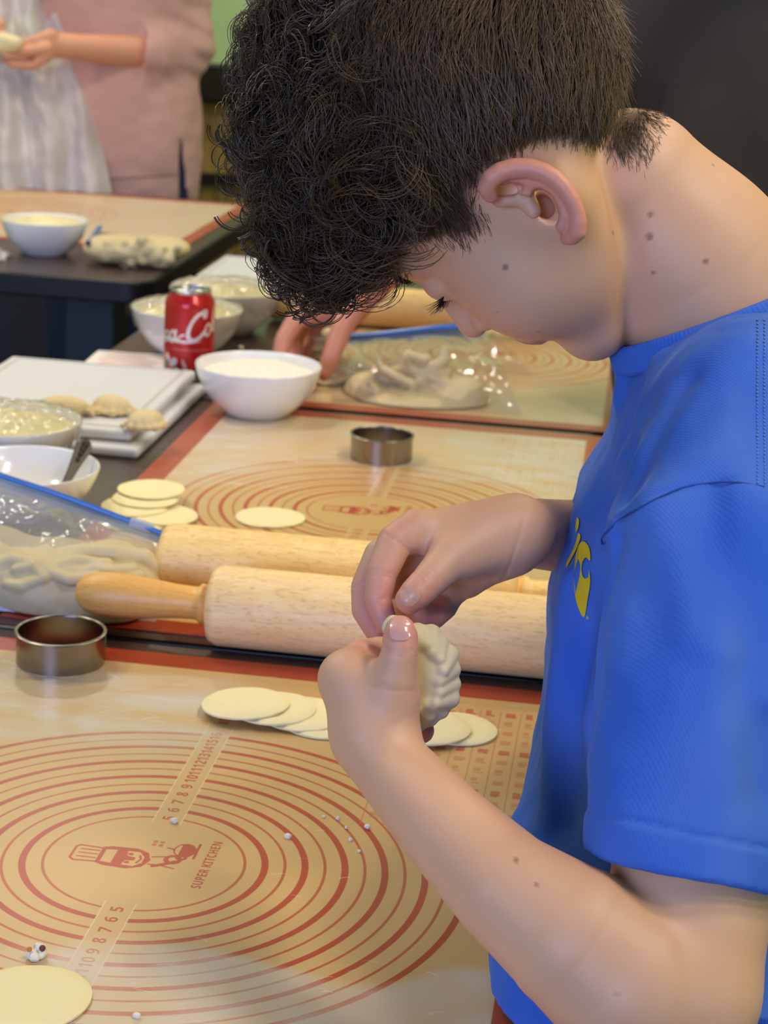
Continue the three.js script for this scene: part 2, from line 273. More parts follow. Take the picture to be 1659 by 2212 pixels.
function matTexture(px, W, L, cx, cy, flour, weave, marks) { // px: pixels per metre; W across, L along; centre of the rings from the mat's centre
  const w = Math.round(W * px), h = Math.round(L * px), X = (x) => (x + W / 2) * px, Y = (a) => (L / 2 - a) * px;
  return canvasTex(w, h, (g) => {
    g.fillStyle = `rgb(${TAN})`; g.fillRect(0, 0, w, h);
    const ox = X(cx), oy = Y(cy);
    for (let n = 5; n <= 16; n++) { g.strokeStyle = n % 2 ? '#bb5526' : RED; g.lineWidth = (n % 2 ? 0.0019 : 0.0044) * px; g.beginPath(); g.arc(ox, oy, 0.0127 * n * px, 0, 7); g.stroke(); }
    // the two scales: a clear strip with the numbers
    g.fillStyle = `rgb(${TAN})`; const half = 0.0095 * px;
    for (const s of [-1, 1]) g.fillRect(ox - half, s > 0 ? oy - 0.225 * px : oy + 0.055 * px, 2 * half, 0.17 * px);
    g.font = `bold ${0.0115 * px}px sans-serif`; g.textAlign = 'center'; g.textBaseline = 'middle'; g.fillStyle = RED;
    for (let n = 5; n <= 16; n++) for (const s of [-1, 1]) { g.save(); g.translate(ox, oy - s * 0.0127 * n * px); g.rotate(-Math.PI / 2); g.fillText(String(n), 0, 0); g.restore(); }
    g.save(); g.translate(ox, oy - 0.238 * px); g.rotate(-Math.PI / 2); for (let i = 0; i < 4; i++) g.fillRect((-0.011 + i * 0.006) * px, -0.004 * px, 0.0036 * px, 0.008 * px); g.restore();
    g.strokeStyle = 'rgba(236,205,160,0.8)'; g.lineWidth = 0.0009 * px;
    for (const s of [-1, 1]) for (const e of [-1, 1]) { g.beginPath(); g.moveTo(ox + e * half, oy - s * 0.055 * px); g.lineTo(ox + e * half, oy - s * 0.225 * px); g.stroke(); }
    g.save(); g.translate(ox - 0.018 * px, oy - 0.002 * px); chef(g, 0.00056 * px); g.restore();
    // conversion table along the right side, too fine to read: rules and rows of smudged entries
    g.strokeStyle = 'rgba(196,104,66,0.75)'; g.lineWidth = 0.0008 * px;
    for (let k = 0; k < 7; k++) { g.beginPath(); g.moveTo(X(W / 2 - 0.135 + k * 0.0155), Y(L / 2 - 0.05)); g.lineTo(X(W / 2 - 0.135 + k * 0.0155), Y(L / 2 - 0.27)); g.stroke(); }
    for (let k = 0; k < 7; k++) for (let a = 0; a < 12; a++) { const q = rnd(); g.fillStyle = `rgba(190,84,46,${a % 4 === 0 ? 0.75 : 0.4})`; const hh = (a % 4 === 0 ? 0.008 : 0.006) * px; g.fillRect(X(W / 2 - 0.131 + k * 0.0155), Y(L / 2 - 0.05 - a * 0.018 - q * 0.003), (0.004 + q * 0.004) * px, hh); g.fillRect(X(W / 2 - 0.131 + k * 0.0155), Y(L / 2 - 0.058 - a * 0.018), (0.005 + rnd() * 0.003) * px, hh * 0.4); }
    // border
    g.strokeStyle = '#a83c1c'; g.lineWidth = 0.056 * px; g.strokeRect(0, 0, w, h);
    // little curls and dabs of flour left by hands and rolling
    for (const [x0, x1, a0, a1, n, s] of marks) for (let i = 0; i < n; i++) {
      const x = X(rr(x0, x1)), y = Y(rr(a0, a1)), l = rr(0.004, 0.02) * px * s, t = rr(-0.7, 0.5); g.strokeStyle = `rgba(238,228,214,${rr(0.15, 0.6)})`; g.lineWidth = rr(0.0006, 0.0026) * px * s; g.lineCap = 'round'; g.beginPath(); g.moveTo(x, y); g.quadraticCurveTo(x + l * Math.cos(t) * 0.6, y + l * Math.sin(t) * 0.6 - l * 0.25, x + l * Math.cos(t), y + l * Math.sin(t)); g.stroke();
    }
    // weave of the glass fibre under the silicone, then flour and painted reflection on top
    const im = g.getImageData(0, 0, w, h), d = im.data, gw = Math.ceil(w / 4) + 2, gh = Math.ceil(h / 4) + 2, fl = new Float32Array(gw * gh);
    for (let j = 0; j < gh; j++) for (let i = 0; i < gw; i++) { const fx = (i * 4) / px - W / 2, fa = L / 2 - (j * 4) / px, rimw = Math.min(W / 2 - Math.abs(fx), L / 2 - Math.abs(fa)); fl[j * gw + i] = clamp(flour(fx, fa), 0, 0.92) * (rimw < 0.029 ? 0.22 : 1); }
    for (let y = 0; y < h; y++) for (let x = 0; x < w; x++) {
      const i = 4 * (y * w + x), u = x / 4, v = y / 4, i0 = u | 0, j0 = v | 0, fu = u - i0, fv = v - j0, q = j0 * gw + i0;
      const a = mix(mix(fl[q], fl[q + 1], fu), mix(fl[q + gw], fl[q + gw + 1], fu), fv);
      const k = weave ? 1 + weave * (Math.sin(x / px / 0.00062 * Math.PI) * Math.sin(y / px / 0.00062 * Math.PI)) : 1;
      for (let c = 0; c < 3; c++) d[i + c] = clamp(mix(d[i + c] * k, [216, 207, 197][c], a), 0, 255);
    }
    g.putImageData(im, 0, 0);
  });
}
function bakingMat(label, r0, r1, a0, a1, cr, ca, px, flour, weave, marks = []) {
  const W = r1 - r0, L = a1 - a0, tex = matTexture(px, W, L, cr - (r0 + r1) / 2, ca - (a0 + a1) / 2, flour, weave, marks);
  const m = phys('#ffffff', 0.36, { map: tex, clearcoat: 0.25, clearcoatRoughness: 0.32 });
  const g = thing('baking_mat', label, 'baking mat', F((r0 + r1) / 2, (a0 + a1) / 2, 0), YAW);
  mesh('mat_sheet', box(W, 0.0009, L, 0, 0.0007, 0), std('#a83c1c', 0.4), g);
  // the printed face, with slight ripples
  const face = new THREE.PlaneGeometry(W, L, 24, 32); face.rotateX(-Math.PI / 2); face.translate(0, 0.00125, 0);
  mesh('printed_face', face, m, g);
  return g;
}
const streak = (x, y, k) => fbm(x * 14 + fbm(x * 5, y * 5, k) * 3, y * 34, k, 5);
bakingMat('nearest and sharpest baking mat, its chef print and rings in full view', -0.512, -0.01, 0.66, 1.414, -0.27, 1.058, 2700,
  (x, a) => { // a heavy dusting along the far edge, flour with a painted reflection over the near right quarter
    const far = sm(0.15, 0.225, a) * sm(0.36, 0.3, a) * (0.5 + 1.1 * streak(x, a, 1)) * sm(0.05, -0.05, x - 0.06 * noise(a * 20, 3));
    const flourGlare = sm(-0.09, -0.105, a - x * 0.1 + 0.05 * noise(x * 9, a * 9, 5)) * sm(-0.09, 0.0, x + 0.03 * noise(a * 12)) * (0.6 + 0.55 * fbm(x * 24, a * 24, 3));
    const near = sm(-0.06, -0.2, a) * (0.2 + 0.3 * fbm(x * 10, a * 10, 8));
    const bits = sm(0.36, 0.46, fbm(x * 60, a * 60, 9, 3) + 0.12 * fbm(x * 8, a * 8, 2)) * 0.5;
    return Math.max(far, flourGlare, near) + bits * sm(-0.02, -0.1, a);
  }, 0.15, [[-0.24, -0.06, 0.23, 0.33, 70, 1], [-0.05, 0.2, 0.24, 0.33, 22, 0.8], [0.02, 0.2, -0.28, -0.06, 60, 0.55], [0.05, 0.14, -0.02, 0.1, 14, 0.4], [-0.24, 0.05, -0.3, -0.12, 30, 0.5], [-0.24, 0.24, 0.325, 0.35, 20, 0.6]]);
bakingMat('second baking mat from the camera, flour-dusted, holding a steel cutter and dough circles', -0.503, -0.005, 1.462, 2.272, -0.245, 1.862, 1500,
  (x, a) => sm(0.0, 0.22, a + 0.1 * noise(x * 6, a * 6)) * (0.45 + 0.7 * streak(x, a, 11)) + sm(0.02, 0.2, x) * (0.22 + 0.6 * streak(x, a, 14)) + sm(-0.12, -0.2, x) * (0.25 + 0.4 * streak(x, a, 17)), 0, [[-0.22, -0.1, 0.05, 0.36, 40, 1.6], [-0.1, 0.22, 0.2, 0.36, 60, 1.8], [0.05, 0.2, -0.1, 0.2, 20, 1.4]]);
bakingMat('third baking mat from the camera, under the reaching hand and the middle bag of dough', -0.43, 0.012, 2.296, 3.04, -0.2, 2.70, 1200,
  (x, a) => 0.16 + 0.65 * streak(x, a, 21) + sm(-0.1, -0.3, a) * 0.25, 0);
bakingMat('baking mat on the separate table in front of the woman in pink', -1.62, -0.83, 3.40, 4.1, -1.25, 3.75, 900,
  (x, a) => sm(-0.1, 0.2, x) * 0.5 + 0.12 + 0.5 * streak(x, a, 31), 0);

// ---------------------------------------------------------------- rolling pins
const pinTex = (base, k) => dataTex(1024, 256, (u, v, o) => { // u along the pin, v around
  const g = Math.sin((v * 26 + fbm(u * 3, v * 9, k) * 5) * 3.1) * 5 + fbm(u * 30, v * 220, k + 3, 3) * 26 + fbm(u * 5, v * 40, k + 8, 3) * 14;
  const fleck = sm(0.32, 0.5, noise(u * 46, v * 210, k)) * -26; o[0] = base[0] + g + fleck; o[1] = base[1] + g * 1.05 + fleck * 1.1; o[2] = base[2] + g * 1.1 + fleck * 1.1; });
function rollingPin(label, r0, r1, a, R, tex, handles, tilt = 0) {
  const L = r1 - r0, g = thing('rolling_pin', label, 'rolling pin', F((r0 + r1) / 2, a, R + 0.0018), YAW + tilt, undefined);
  const bm = std('#ffffff', 0.5, { map: tex }), hm = std(handles.length > 1 ? '#f4d6a2' : '#ffffff', 0.42, { map: tex });
  const e = 0.007, prof = [[0.0001, -L / 2], [R - e * 1.6, -L / 2], [R - e * 0.5, -L / 2 + e * 0.35], [R, -L / 2 + e * 1.3], [R, -L / 4], [R, L / 4], [R, L / 2 - e * 1.3], [R - e * 0.5, L / 2 - e * 0.35], [R - e * 1.6, L / 2], [0.0001, L / 2]];
  const b = lathe(prof, 64), uv = b.attributes.uv, p = b.attributes.position;
  for (let i = 0; i < uv.count; i++) uv.setXY(i, p.getY(i) / 0.4, uv.getX(i));
  b.rotateZ(-Math.PI / 2); mesh('barrel', b, bm, g);
  for (const s of handles) {
    const h = lathe([[0.0001, 0.114], [0.009, 0.112], [0.0155, 0.105], [0.0185, 0.093], [0.0188, 0.078], [0.0172, 0.055], [0.0143, 0.03], [0.0135, 0.014], [0.0142, 0.009], [0.0165, 0.0075], [0.0165, 0.003], [0.0145, 0.0015], [0.0142, -0.002]].reverse(), 32);
    const q = h.attributes.position, w = h.attributes.uv; for (let i = 0; i < w.count; i++) w.setXY(i, q.getY(i) / 0.4, w.getX(i));
    h.rotateZ(-s * Math.PI / 2); h.translate(s * L / 2, 0, 0); mesh('handle', h, hm, g);
  }
  return g;
}
const pinPale = pinTex([254, 215, 150], 3), pinGold = pinTex([253, 212, 136], 9);
rollingPin('front rolling pin with pale barrel, its left handle resting against the dough bag', -0.318, 0.012, 1.447, 0.0335, pinPale, [-1, 1]);
rollingPin('second rolling pin lying just behind the front one, mostly hidden by it', -0.385, -0.07, 1.548, 0.0335, pinGold, [1]);
rollingPin('blurred golden rolling pin on the far table behind the boy\'s nose', -0.547, -0.24, 2.845, 0.031, pinGold, [1]);

// ---------------------------------------------------------------- dough circles
const doughMat = (c) => std(c, 0.62);
const doughPale = doughMat('#fbecb4'), doughSide = doughMat('#e9d69c');
function doughDisc(R, k, lift = () => 0) { // a soft cut round, bulged by what lies under it
  const t = 0.0032, N = 48, M = 8, top = sheet((u, v) => { const th = u * Math.PI * 2, rad = R * (1 + 0.02 * Math.sin(th * 2 + k) + 0.012 * Math.sin(th * 3 + k * 2)) * v; const x = rad * Math.cos(th), z = -rad * Math.sin(th); const edge = v > 0.93 ? -t * Math.pow((v - 0.93) / 0.07, 2) * 0.5 : 0; return V(x, t + edge + lift(x, z) + 0.0006 * noise(x * 90, z * 90, k), z); }, N, M);
  const side = sheet((u, v) => { const th = u * Math.PI * 2, rad = R * (1 + 0.02 * Math.sin(th * 2 + k) + 0.012 * Math.sin(th * 3 + k * 2)); const x = rad * Math.cos(th), z = -rad * Math.sin(th); return V(x, mix(0.0004, t * 0.5, v) + lift(x, z), z); }, N, 2);
  return mergeVertices(merge([top, side]), 1e-5);
}
function doughRound(px, py, h, R, k, label, lean = [0, 0], group) {
  const w = onTable(px, py, h), ob = mesh('dough_round', doughDisc(R, k, (x, z) => lean[0] * x + lean[1] * z + Math.max(0, lean[0] ? 0 : 0)), doughPale);
  ob.position.copy(w); ob.rotation.y = YAW; tag(ob, label, 'dough round', group); return ob;
}
function onTable(px, py, h = 0) { const o = V(0, EYE, 0), d = at(px, py, 1).sub(o); return o.addScaledVector(d, (TABLE + h - EYE) / d.y); }
const MH = 0.0014; // on top of a mat
// the fan of rounds behind the boy's forearm, each resting on the edge of the one before
doughRound(700, 1562, MH, 0.0315, 5, 'dough round fourth from the left in the fanned row, half hidden by the forearm', [0.0, 0]);
doughRound(655, 1545, MH + 0.0022, 0.0325, 4, 'dough round third from the left in the fanned row on the near mat', [0.03, 0]);
doughRound(590, 1532, MH + 0.0044, 0.0325, 3, 'dough round second from the left in the fanned row on the near mat', [0.03, 0]);
doughRound(530, 1522, MH + 0.0066, 0.0325, 1, 'leftmost dough round, topmost of the fanned row on the near mat', [0.05, 0]);
doughRound(985, 1577, MH, 0.031, 2, 'dough round under another, just right of the held dumpling', [0, 0]);
doughRound(925, 1577, MH + 0.003, 0.031, 7, 'dough round lapping over another, partly hidden behind the boy\'s wrist', [0.02, 0]);
doughRound(60, 2160, MH, 0.0345, 6, 'nearest dough round, cut off by the bottom left corner of the picture');
// the heap on the second mat
doughRound(290, 1128, MH, 0.035, 8, 'lowest dough round of the heap, behind the blue zipper');
doughRound(352, 1114, MH + 0.003, 0.035, 9, 'rightmost dough round of the heap on the second mat', [-0.02, 0]);
doughRound(290, 1096, MH + 0.006, 0.034, 10, 'leftmost dough round of the heap on the second mat');
doughRound(315, 1078, MH + 0.0095, 0.034, 11, 'dough round second from the top of the heap on the second mat');
doughRound(327, 1059, MH + 0.0135, 0.0345, 12, 'topmost dough round of the heap on the second mat');
doughRound(583, 1120, MH, 0.035, 13, 'single dough round lying alone on the rings of the second mat');

// ---------------------------------------------------------------- steel ring cutters
const steel = std('#9a948c', 0.24, { metalness: 1 });
function ringCutter(px, py, R, H, label) {
  const g = thing('ring_cutter', label, 'cookie cutter', onTable(px, py, MH), 0.4);
  mesh('ring', lathe([[R - 0.0008, 0.0002], [R, 0.0004], [R, H - 0.002], [R + 0.0012, H - 0.001], [R + 0.0012, H], [R - 0.0012, H + 0.0004], [R - 0.0016, H - 0.0012], [R - 0.0009, H - 0.002], [R - 0.0009, 0.0002]], 80), steel, g);
  mesh('seam', box(0.0012, H * 0.9, 0.006, R + 0.0002, H * 0.48, 0), steel, g);
  return g;
}
ringCutter(131, 1428, 0.0352, 0.0265, 'round steel cutter beside the front rolling pin handle, on the near mat');
ringCutter(823, 990, 0.0355, 0.029, 'round steel cutter standing alone on the second mat');

// ---------------------------------------------------------------- cutting boards
const boardMat = std('#d9d9dc', 0.42);
function board(label, c, w, l, h, turn, y) {
  const g = thing('cutting_board', label, 'cutting board', F(c[0], c[1], y), YAW + turn);
  mesh('slab', box(w, h, l, 0, h / 2, 0, Math.min(0.0055, h * 0.45)), boardMat, g);
  const q = 0.014; mesh('groove', merge([box(w - 2 * q, 0.0012, 0.004, 0, h + 0.0002, l / 2 - q), box(w - 2 * q, 0.0012, 0.004, 0, h + 0.0002, -l / 2 + q), box(0.004, 0.0012, l - 2 * q, w / 2 - q, h + 0.0002, 0), box(0.004, 0.0012, l - 2 * q, -w / 2 + q, h + 0.0002, 0)]), std('#c4c0bb', 0.5), g);
  return g;
}
board('lower of two stacked white cutting boards, its rim showing at the right', [-0.645, 2.155], 0.245, 0.34, 0.013, 0.0, 0);
board('upper white cutting board with three dumplings on it', [-0.66, 2.168], 0.245, 0.33, 0.013, 0.012, 0.0145);
board('blurred white cutting board at the far end of the table row', [-0.605, 3.2], 0.24, 0.28, 0.013, 0.0, 0);

// ---------------------------------------------------------------- bowls
const china = phys('#f0ede9', 0.22, { clearcoat: 0.6, clearcoatRoughness: 0.08 });
function bowlGeo(R, H, foot = 0.45) {
  const t = 0.0032, o = [[0.0001, 0.002], [R * foot * 0.9, 0.002], [R * foot, 0.0], [R * foot + 0.004, 0.001], [R * 0.72, H * 0.26], [R * 0.88, H * 0.52], [R * 0.965, H * 0.8], [R, H - 0.001], [R - 0.0006, H + 0.0006], [R - t * 0.7, H]];
  const i = [[R - t, H - 0.002], [R * 0.965 - t, H * 0.8], [R * 0.88 - t, H * 0.53], [R * 0.72 - t, H * 0.28], [R * foot, 0.006], [0.0001, 0.005]];
  return lathe([...o, ...i], 72);
}
function heap(R, y0, rise, k, cellK, rough = 1) { // a heaped filling: lumpy disc
  return sheet((u, v) => { const th = u * Math.PI * 2, r = R * v, x = r * Math.cos(th), z = r * Math.sin(th); return V(x, y0 + rise * (1 - v * v) + rough * 0.006 * (1 - v * 0.5) * (fbm(x * cellK, z * cellK, k) + 0.5 * fbm(x * cellK * 3, z * cellK * 3, k + 4)), -z); }, 60, 26);
}
const riceTex = dataTex(256, 256, (u, v, o) => { const n = noise(u * 60, v * 60, 3) * 16 + noise(u * 24, v * 24, 8) * 12; o[0] = 240 + n; o[1] = 236 + n; o[2] = 220 + n; });
const riceMat = std('#ffffff', 0.8, { map: riceTex, bumpMap: riceTex, bumpScale: 0.002 });
const mashMat = phys('#ecdfa4', 0.4, { clearcoat: 0.2 });
const wrapMat = phys('#f4f2ee', 0.1, { transmission: 0.92, thickness: 0, ior: 1.45, side: THREE.DoubleSide });
function bowl(px, py, R, H, label, fill, wrap, y = 0) {
  const g = thing('bowl', label, 'bowl', onTable(px, py, y), rr(0, 6));
  mesh('bowl_shell', bowlGeo(R, H), china, g);
  if (fill === 'rice') tag(mesh('flour', heap(R * 0.955, H * 0.80, 0.014, 4, 40), riceMat, g), 'heaped white flour');
  if (fill === 'mash') tag(mesh('filling', heap(R * 0.955, H * 0.82, 0.014, 9, 46, 1.6), mashMat, g), 'yellow mashed potato filling');
  if (wrap) mesh('plastic_wrap', wrapGeo(R, H, wrap), wrapMat, g);
  return g;
}
function wrapGeo(R, H, k) { // cling film drawn over the rim and hanging in creases down the side
  return sheet((u, v) => { const th = u * Math.PI * 2, c = Math.cos(th), s = Math.sin(th); const crease = noise(c * 3, s * 3, k) * 0.5 + noise(c * 9, s * 9, k) * 0.5;
    if (v < 0.62) { const q = v / 0.62, r = (R + 0.0016) * q; return V(r * c, H + 0.0016 + 0.012 * Math.max(0, 1 - q * q) + 0.007 * (1 - q * 0.7) * noise(r * c * 60, r * s * 60, k) + 0.004 * noise(r * c * 150, r * s * 150, k), -r * s); }
    const q = (v - 0.62) / 0.38, r = (R + 0.002) * (1 - 0.10 * q * q) + 0.0045 * q * crease; return V(r * c, H + 0.001 - q * H * (0.42 + 0.2 * crease), -r * s); }, 120, 40);
}
bowl(555, 893, 0.0775, 0.062, 'white bowl heaped with flour on the corner of the second mat', 'rice', 0, MH);
bowl(18, 1017, 0.077, 0.058, 'white bowl of yellow mashed potato at the left edge, left of the spoon', 'mash', 3);
bowl(52, 1108, 0.075, 0.05, 'emptied white bowl with a spoon standing in it, behind the near dough bag', null, 0);
bowl(402, 762, 0.077, 0.064, 'bowl under cling film directly behind the soda can', 'mash', 5);
bowl(487, 716, 0.0815, 0.066, 'bowl heaped with mashed potato behind and right of the soda can', 'mash', 7);
bowl(97, 548, 0.077, 0.062, 'white bowl of mashed potato on the separate table before the woman', 'mash', 0);
tag(mesh('cling_film', fit(sheet((u, v) => V(0, 0, 0).addScaledVector(CR, 0).add(F(-1.13 + u * 0.1 - 0.05, 3.11 + v * 0.12, 0.004 + 0.03 * Math.sin(u * 3.1) * Math.sin(v * 3.1) + 0.016 * noise(u * 5, v * 5, 2))), 30, 30), V(0, 0, 0)), phys('#f2f1f0', 0.25, { transmission: 0.55, thickness: 0, side: THREE.DoubleSide })), 'crumpled white cling film at the left edge of the separate table', 'plastic wrap');

// spoon with a patterned handle, standing in the emptied bowl
{
  const A = onTable(118, 1092, 0.012), top = at(188, 952, depthOf(A) + 0.03), g = thing('spoon', 'steel spoon with ornate handle leaning out of the emptied bowl', 'spoon', A);
  const dir = top.clone().sub(A), L = dir.length(), q = new THREE.Quaternion().setFromUnitVectors(V(0, 1, 0), dir.clone().normalize());
  const sh = new THREE.Shape(); sh.moveTo(-0.003, 0); sh.bezierCurveTo(-0.0024, L * 0.4, -0.004, L * 0.55, -0.0065, L * 0.78); sh.bezierCurveTo(-0.009, L * 0.92, -0.005, L, 0, L * 1.01); sh.bezierCurveTo(0.005, L, 0.009, L * 0.92, 0.0065, L * 0.78); sh.bezierCurveTo(0.004, L * 0.55, 0.0024, L * 0.4, 0.003, 0);
  const hg = new THREE.ExtrudeGeometry(sh, { depth: 0.0012, bevelEnabled: true, bevelSize: 0.0008, bevelThickness: 0.0008, bevelSegments: 2, curveSegments: 14 }); hg.rotateY(0.25); hg.applyQuaternion(q); mesh('handle', hg, std('#4e4a40', 0.45, { metalness: 0.8 }), g);
  const orn = merge([0.93, 0.86, 0.79, 0.7].map((t, i) => { const s = new THREE.SphereGeometry(0.0042 - i * 0.0005, 10, 8); s.scale(1, 1.3, 0.5); s.translate(0, L * t, 0.0018); return s; })); orn.rotateY(0.25); orn.applyQuaternion(q); mesh('handle_relief', orn, std('#3d3a32', 0.5, { metalness: 0.8 }), g);
  const b = new THREE.SphereGeometry(0.02, 24, 12, 0, 6.3, Math.PI / 2, Math.PI / 2); b.scale(0.9, 0.28, 1.35); b.translate(-0.012, 0.005, 0.012); mesh('spoon_bowl', b, std('#a09a8e', 0.25, { metalness: 1, side: THREE.DoubleSide }), g);
}

// ---------------------------------------------------------------- red soda can
{
  const R = 0.0331, H = 0.122, base = onTable(407, 818, 0), g = thing('soda_can', 'red soda can with white script standing between bowl and cutting board', 'can', base);
  const tex = canvasTex(1024, 620, (c, w, h) => {
    const gr = '#c2181c'; c.fillStyle = gr; c.fillRect(0, 0, w, h);
    // the front of the label is centred at x = 512
    c.save(); c.translate(512, 250); c.fillStyle = '#f3efea'; c.strokeStyle = '#f3efea'; c.lineCap = 'round'; c.lineJoin = 'round';
    c.rotate(-0.2); c.scale(1.12, 1.18); c.transform(1, 0, -0.3, 1, 0, 0); // upright slanting script
    const pen = (w0, f) => { c.lineWidth = w0; c.beginPath(); f(); c.stroke(); };
    // C o c a - C o l a, each letter drawn with a broad pen
    const bigC = (x) => { pen(22, () => { c.moveTo(x + 62, -62); c.bezierCurveTo(x + 40, -130, x - 34, -60, x - 34, 20); c.bezierCurveTo(x - 34, 78, x + 26, 84, x + 66, 30); }); pen(12, () => { c.moveTo(x + 64, -60); c.bezierCurveTo(x + 84, -90, x + 60, -120, x + 34, -92); }); };
    const o = (x) => pen(15, () => { c.ellipse(x, 24, 22, 34, 0, 0, 7); });
    const sc = (x) => pen(15, () => { c.moveTo(x + 24, 4); c.bezierCurveTo(x + 6, -20, x - 26, 0, x - 22, 34); c.bezierCurveTo(x - 18, 66, x + 14, 62, x + 30, 36); });
    const a = (x) => { pen(15, () => { c.ellipse(x, 26, 20, 32, 0, 0, 7); }); pen(14, () => { c.moveTo(x + 24, -8); c.lineTo(x + 22, 40); c.bezierCurveTo(x + 22, 60, x + 36, 60, x + 46, 40); }); };
    const l = (x) => pen(15, () => { c.moveTo(x - 6, 30); c.bezierCurveTo(x + 40, -40, x + 26, -120, x + 6, -90); c.bezierCurveTo(x - 8, -60, x - 8, 60, x + 22, 50); });
    bigC(-330); o(-236); sc(-176); a(-110); pen(13, () => { c.moveTo(-56, 30); c.lineTo(-34, 26); }); bigC(26); o(120); l(166); a(226);
    c.restore();
    // swoosh under the script and a fine line of small print
    c.fillStyle = '#efe6e0'; c.beginPath(); c.moveTo(250, 330); c.bezierCurveTo(380, 280, 420, 350, 600, 330); c.bezierCurveTo(480, 372, 380, 330, 250, 342); c.fill();
    c.fillStyle = 'rgba(240,190,185,0.75)'; for (let i = 0; i < 26; i++) c.fillRect(390 + i * 11, 396 + (i % 2), 7, 8);
    // wintry scene of pale and dark patches round the foot
    const blot = (x, y, rx, ry, col, rot = 0) => { c.fillStyle = col; c.beginPath(); c.ellipse(x, y, rx, ry, rot, 0, 7); c.fill(); };
    for (let k = 0; k < 4; k++) { const x = 130 + k * 256; blot(x + 60, 560, 58, 52, '#8d1016'); blot(x + 16, 500, 26, 40, '#e6dedb', 0.5); blot(x - 36, 470, 18, 34, '#eae4e0', -0.4); blot(x + 40, 560, 22, 26, '#cfc4c2'); blot(x - 60, 540, 30, 60, '#3f5750', 0.3); blot(x + 96, 520, 12, 50, '#d8b9a4', -0.3); blot(x + 10, 585, 30, 22, '#d9d2d0'); }
    c.fillStyle = '#b9b4ae'; c.fillRect(0, 612, w, 8);
  });
  tex.wrapS = THREE.RepeatWrapping;
  const body = lathe([[0.0262, 0.006], [0.0312, 0.011], [R, 0.016], [R, 0.06], [R, 0.1], [0.0325, 0.1045], [0.0302, 0.1095], [0.0272, 0.1145], [0.0266, 0.1165]], 72);
  const uv = body.attributes.uv, p = body.attributes.position; for (let i = 0; i < uv.count; i++) uv.setXY(i, uv.getX(i), clamp((p.getY(i) - 0.006) / 0.11)); 
  // turn so that the end of the script's first half faces the photographer
  body.rotateY(Math.PI + 0.12);
  mesh('label', body, phys('#ffffff', 0.3, { map: tex, metalness: 0.35, clearcoat: 0.5, clearcoatRoughness: 0.15 }), g);
  const al = std('#c9c7c3', 0.28, { metalness: 1 });
  mesh('base', lathe([[0.0001, 0.008], [0.02, 0.005], [0.0236, 0.0004], [0.0248, 0.0012], [0.0262, 0.0062]], 48), al, g);
  mesh('lid', lathe([[0.0266, 0.1162], [0.0276, 0.1185], [0.0276, 0.1208], [0.0268, 0.1215], [0.0256, 0.1205], [0.0248, 0.1155], [0.0236, 0.1145], [0.0001, 0.1158]], 64), al, g);
  const tab = new THREE.TorusGeometry(0.006, 0.0016, 8, 20); tab.rotateX(Math.PI / 2); tab.scale(0.85, 0.6, 1.5); tab.translate(0, 0.1178, 0.004); mesh('pull_tab', merge([tab, box(0.007, 0.0012, 0.008, 0, 0.1172, -0.004)]), al, g);
}

// printed paper at the table's left edge
{
  const tex = canvasTex(256, 192, (c, w, h) => { c.fillStyle = '#ece4df'; c.fillRect(0, 0, w, h); c.strokeStyle = 'rgba(206,112,98,0.8)'; for (let i = 0; i < 12; i++) { c.lineWidth = 2 + rnd() * 5; c.beginPath(); c.moveTo(20 + rnd() * 60, 20 + i * 13); c.bezierCurveTo(80, 10 + i * 13, 140, 30 + i * 13, 150 + rnd() * 90, 20 + i * 13); c.stroke(); } });
  const c = F(-0.655, 2.44, 0.0006), w = 0.125, l = 0.16, g = new THREE.PlaneGeometry(w, l, 10, 10); g.rotateX(-Math.PI / 2); const p = g.attributes.position; for (let i = 0; i < p.count; i++) p.setY(i, 0.0006 + 0.0012 * (1 + noise(p.getX(i) * 30, p.getZ(i) * 30)));
  const m = tag(mesh('printed_paper', merge([g, box(w, 0.0005, l, 0, 0, 0)]), std('#ffffff', 0.8, { map: tex })), 'white paper with faint red print at the table\'s left edge, behind the cutting boards', 'paper'); m.position.copy(c); m.rotation.y = YAW + 0.05;
}

// ---------------------------------------------------------------- dumplings on the board
const dumplingMat = std('#dcc592', 0.6);
function dumplingGeo(L, W, H, k, crimps) { // half-moon: a plump belly and a crimped rim along its arc
  const beads = []; for (let i = 0; i <= crimps; i++) { const t = i / crimps * Math.PI; beads.push([V(-Math.cos(t) * L * 0.52, H * 0.22, -Math.sin(t) * W * 0.78 + W * 0.3), 0.0042 + 0.0012 * Math.sin(i * 2.7)]); }
  const f = (x, y, z) => { let d = ell(x, y, z, 0, H * 0.45, 0.04 * W, L * 0.46, H * 0.52, W * 0.42); d += 0.0006 * noise(x * 160, y * 160, z * 160 + k);
    for (let i = 0; i < beads.length; i++) { const b = beads[i][0], q = V(b.x * 0.86, b.y + 0.003, b.z * 0.84 + 0.001); d = smin(d, cap(x, y, z, b, q, beads[i][1], beads[i][1] * 0.7), 0.0045); } return smax(d, -y, 0.002); };
  return nets(f, V(-L * 0.7, -0.003, -W), V(L * 0.7, H * 1.3, W), 0.0016);
}
function dumpling(px, py, L, W, H, k, turn, label) { const m = tag(mesh('dumpling', dumplingGeo(L, W, H, k, 9), dumplingMat), label, 'dumpling'); m.position.copy(onTable(px, py, 0.0276)); m.rotation.y = turn; }
dumpling(135, 897, 0.066, 0.038, 0.024, 1, 0.16, 'leftmost dumpling on the upper cutting board, long and smooth');
dumpling(240, 893, 0.05, 0.04, 0.022, 2, -0.5 + Math.PI, 'middle dumpling of the three on the upper cutting board');
dumpling(316, 925, 0.048, 0.04, 0.022, 3, 0.9 + Math.PI, 'rightmost dumpling on the upper cutting board, near its front corner');

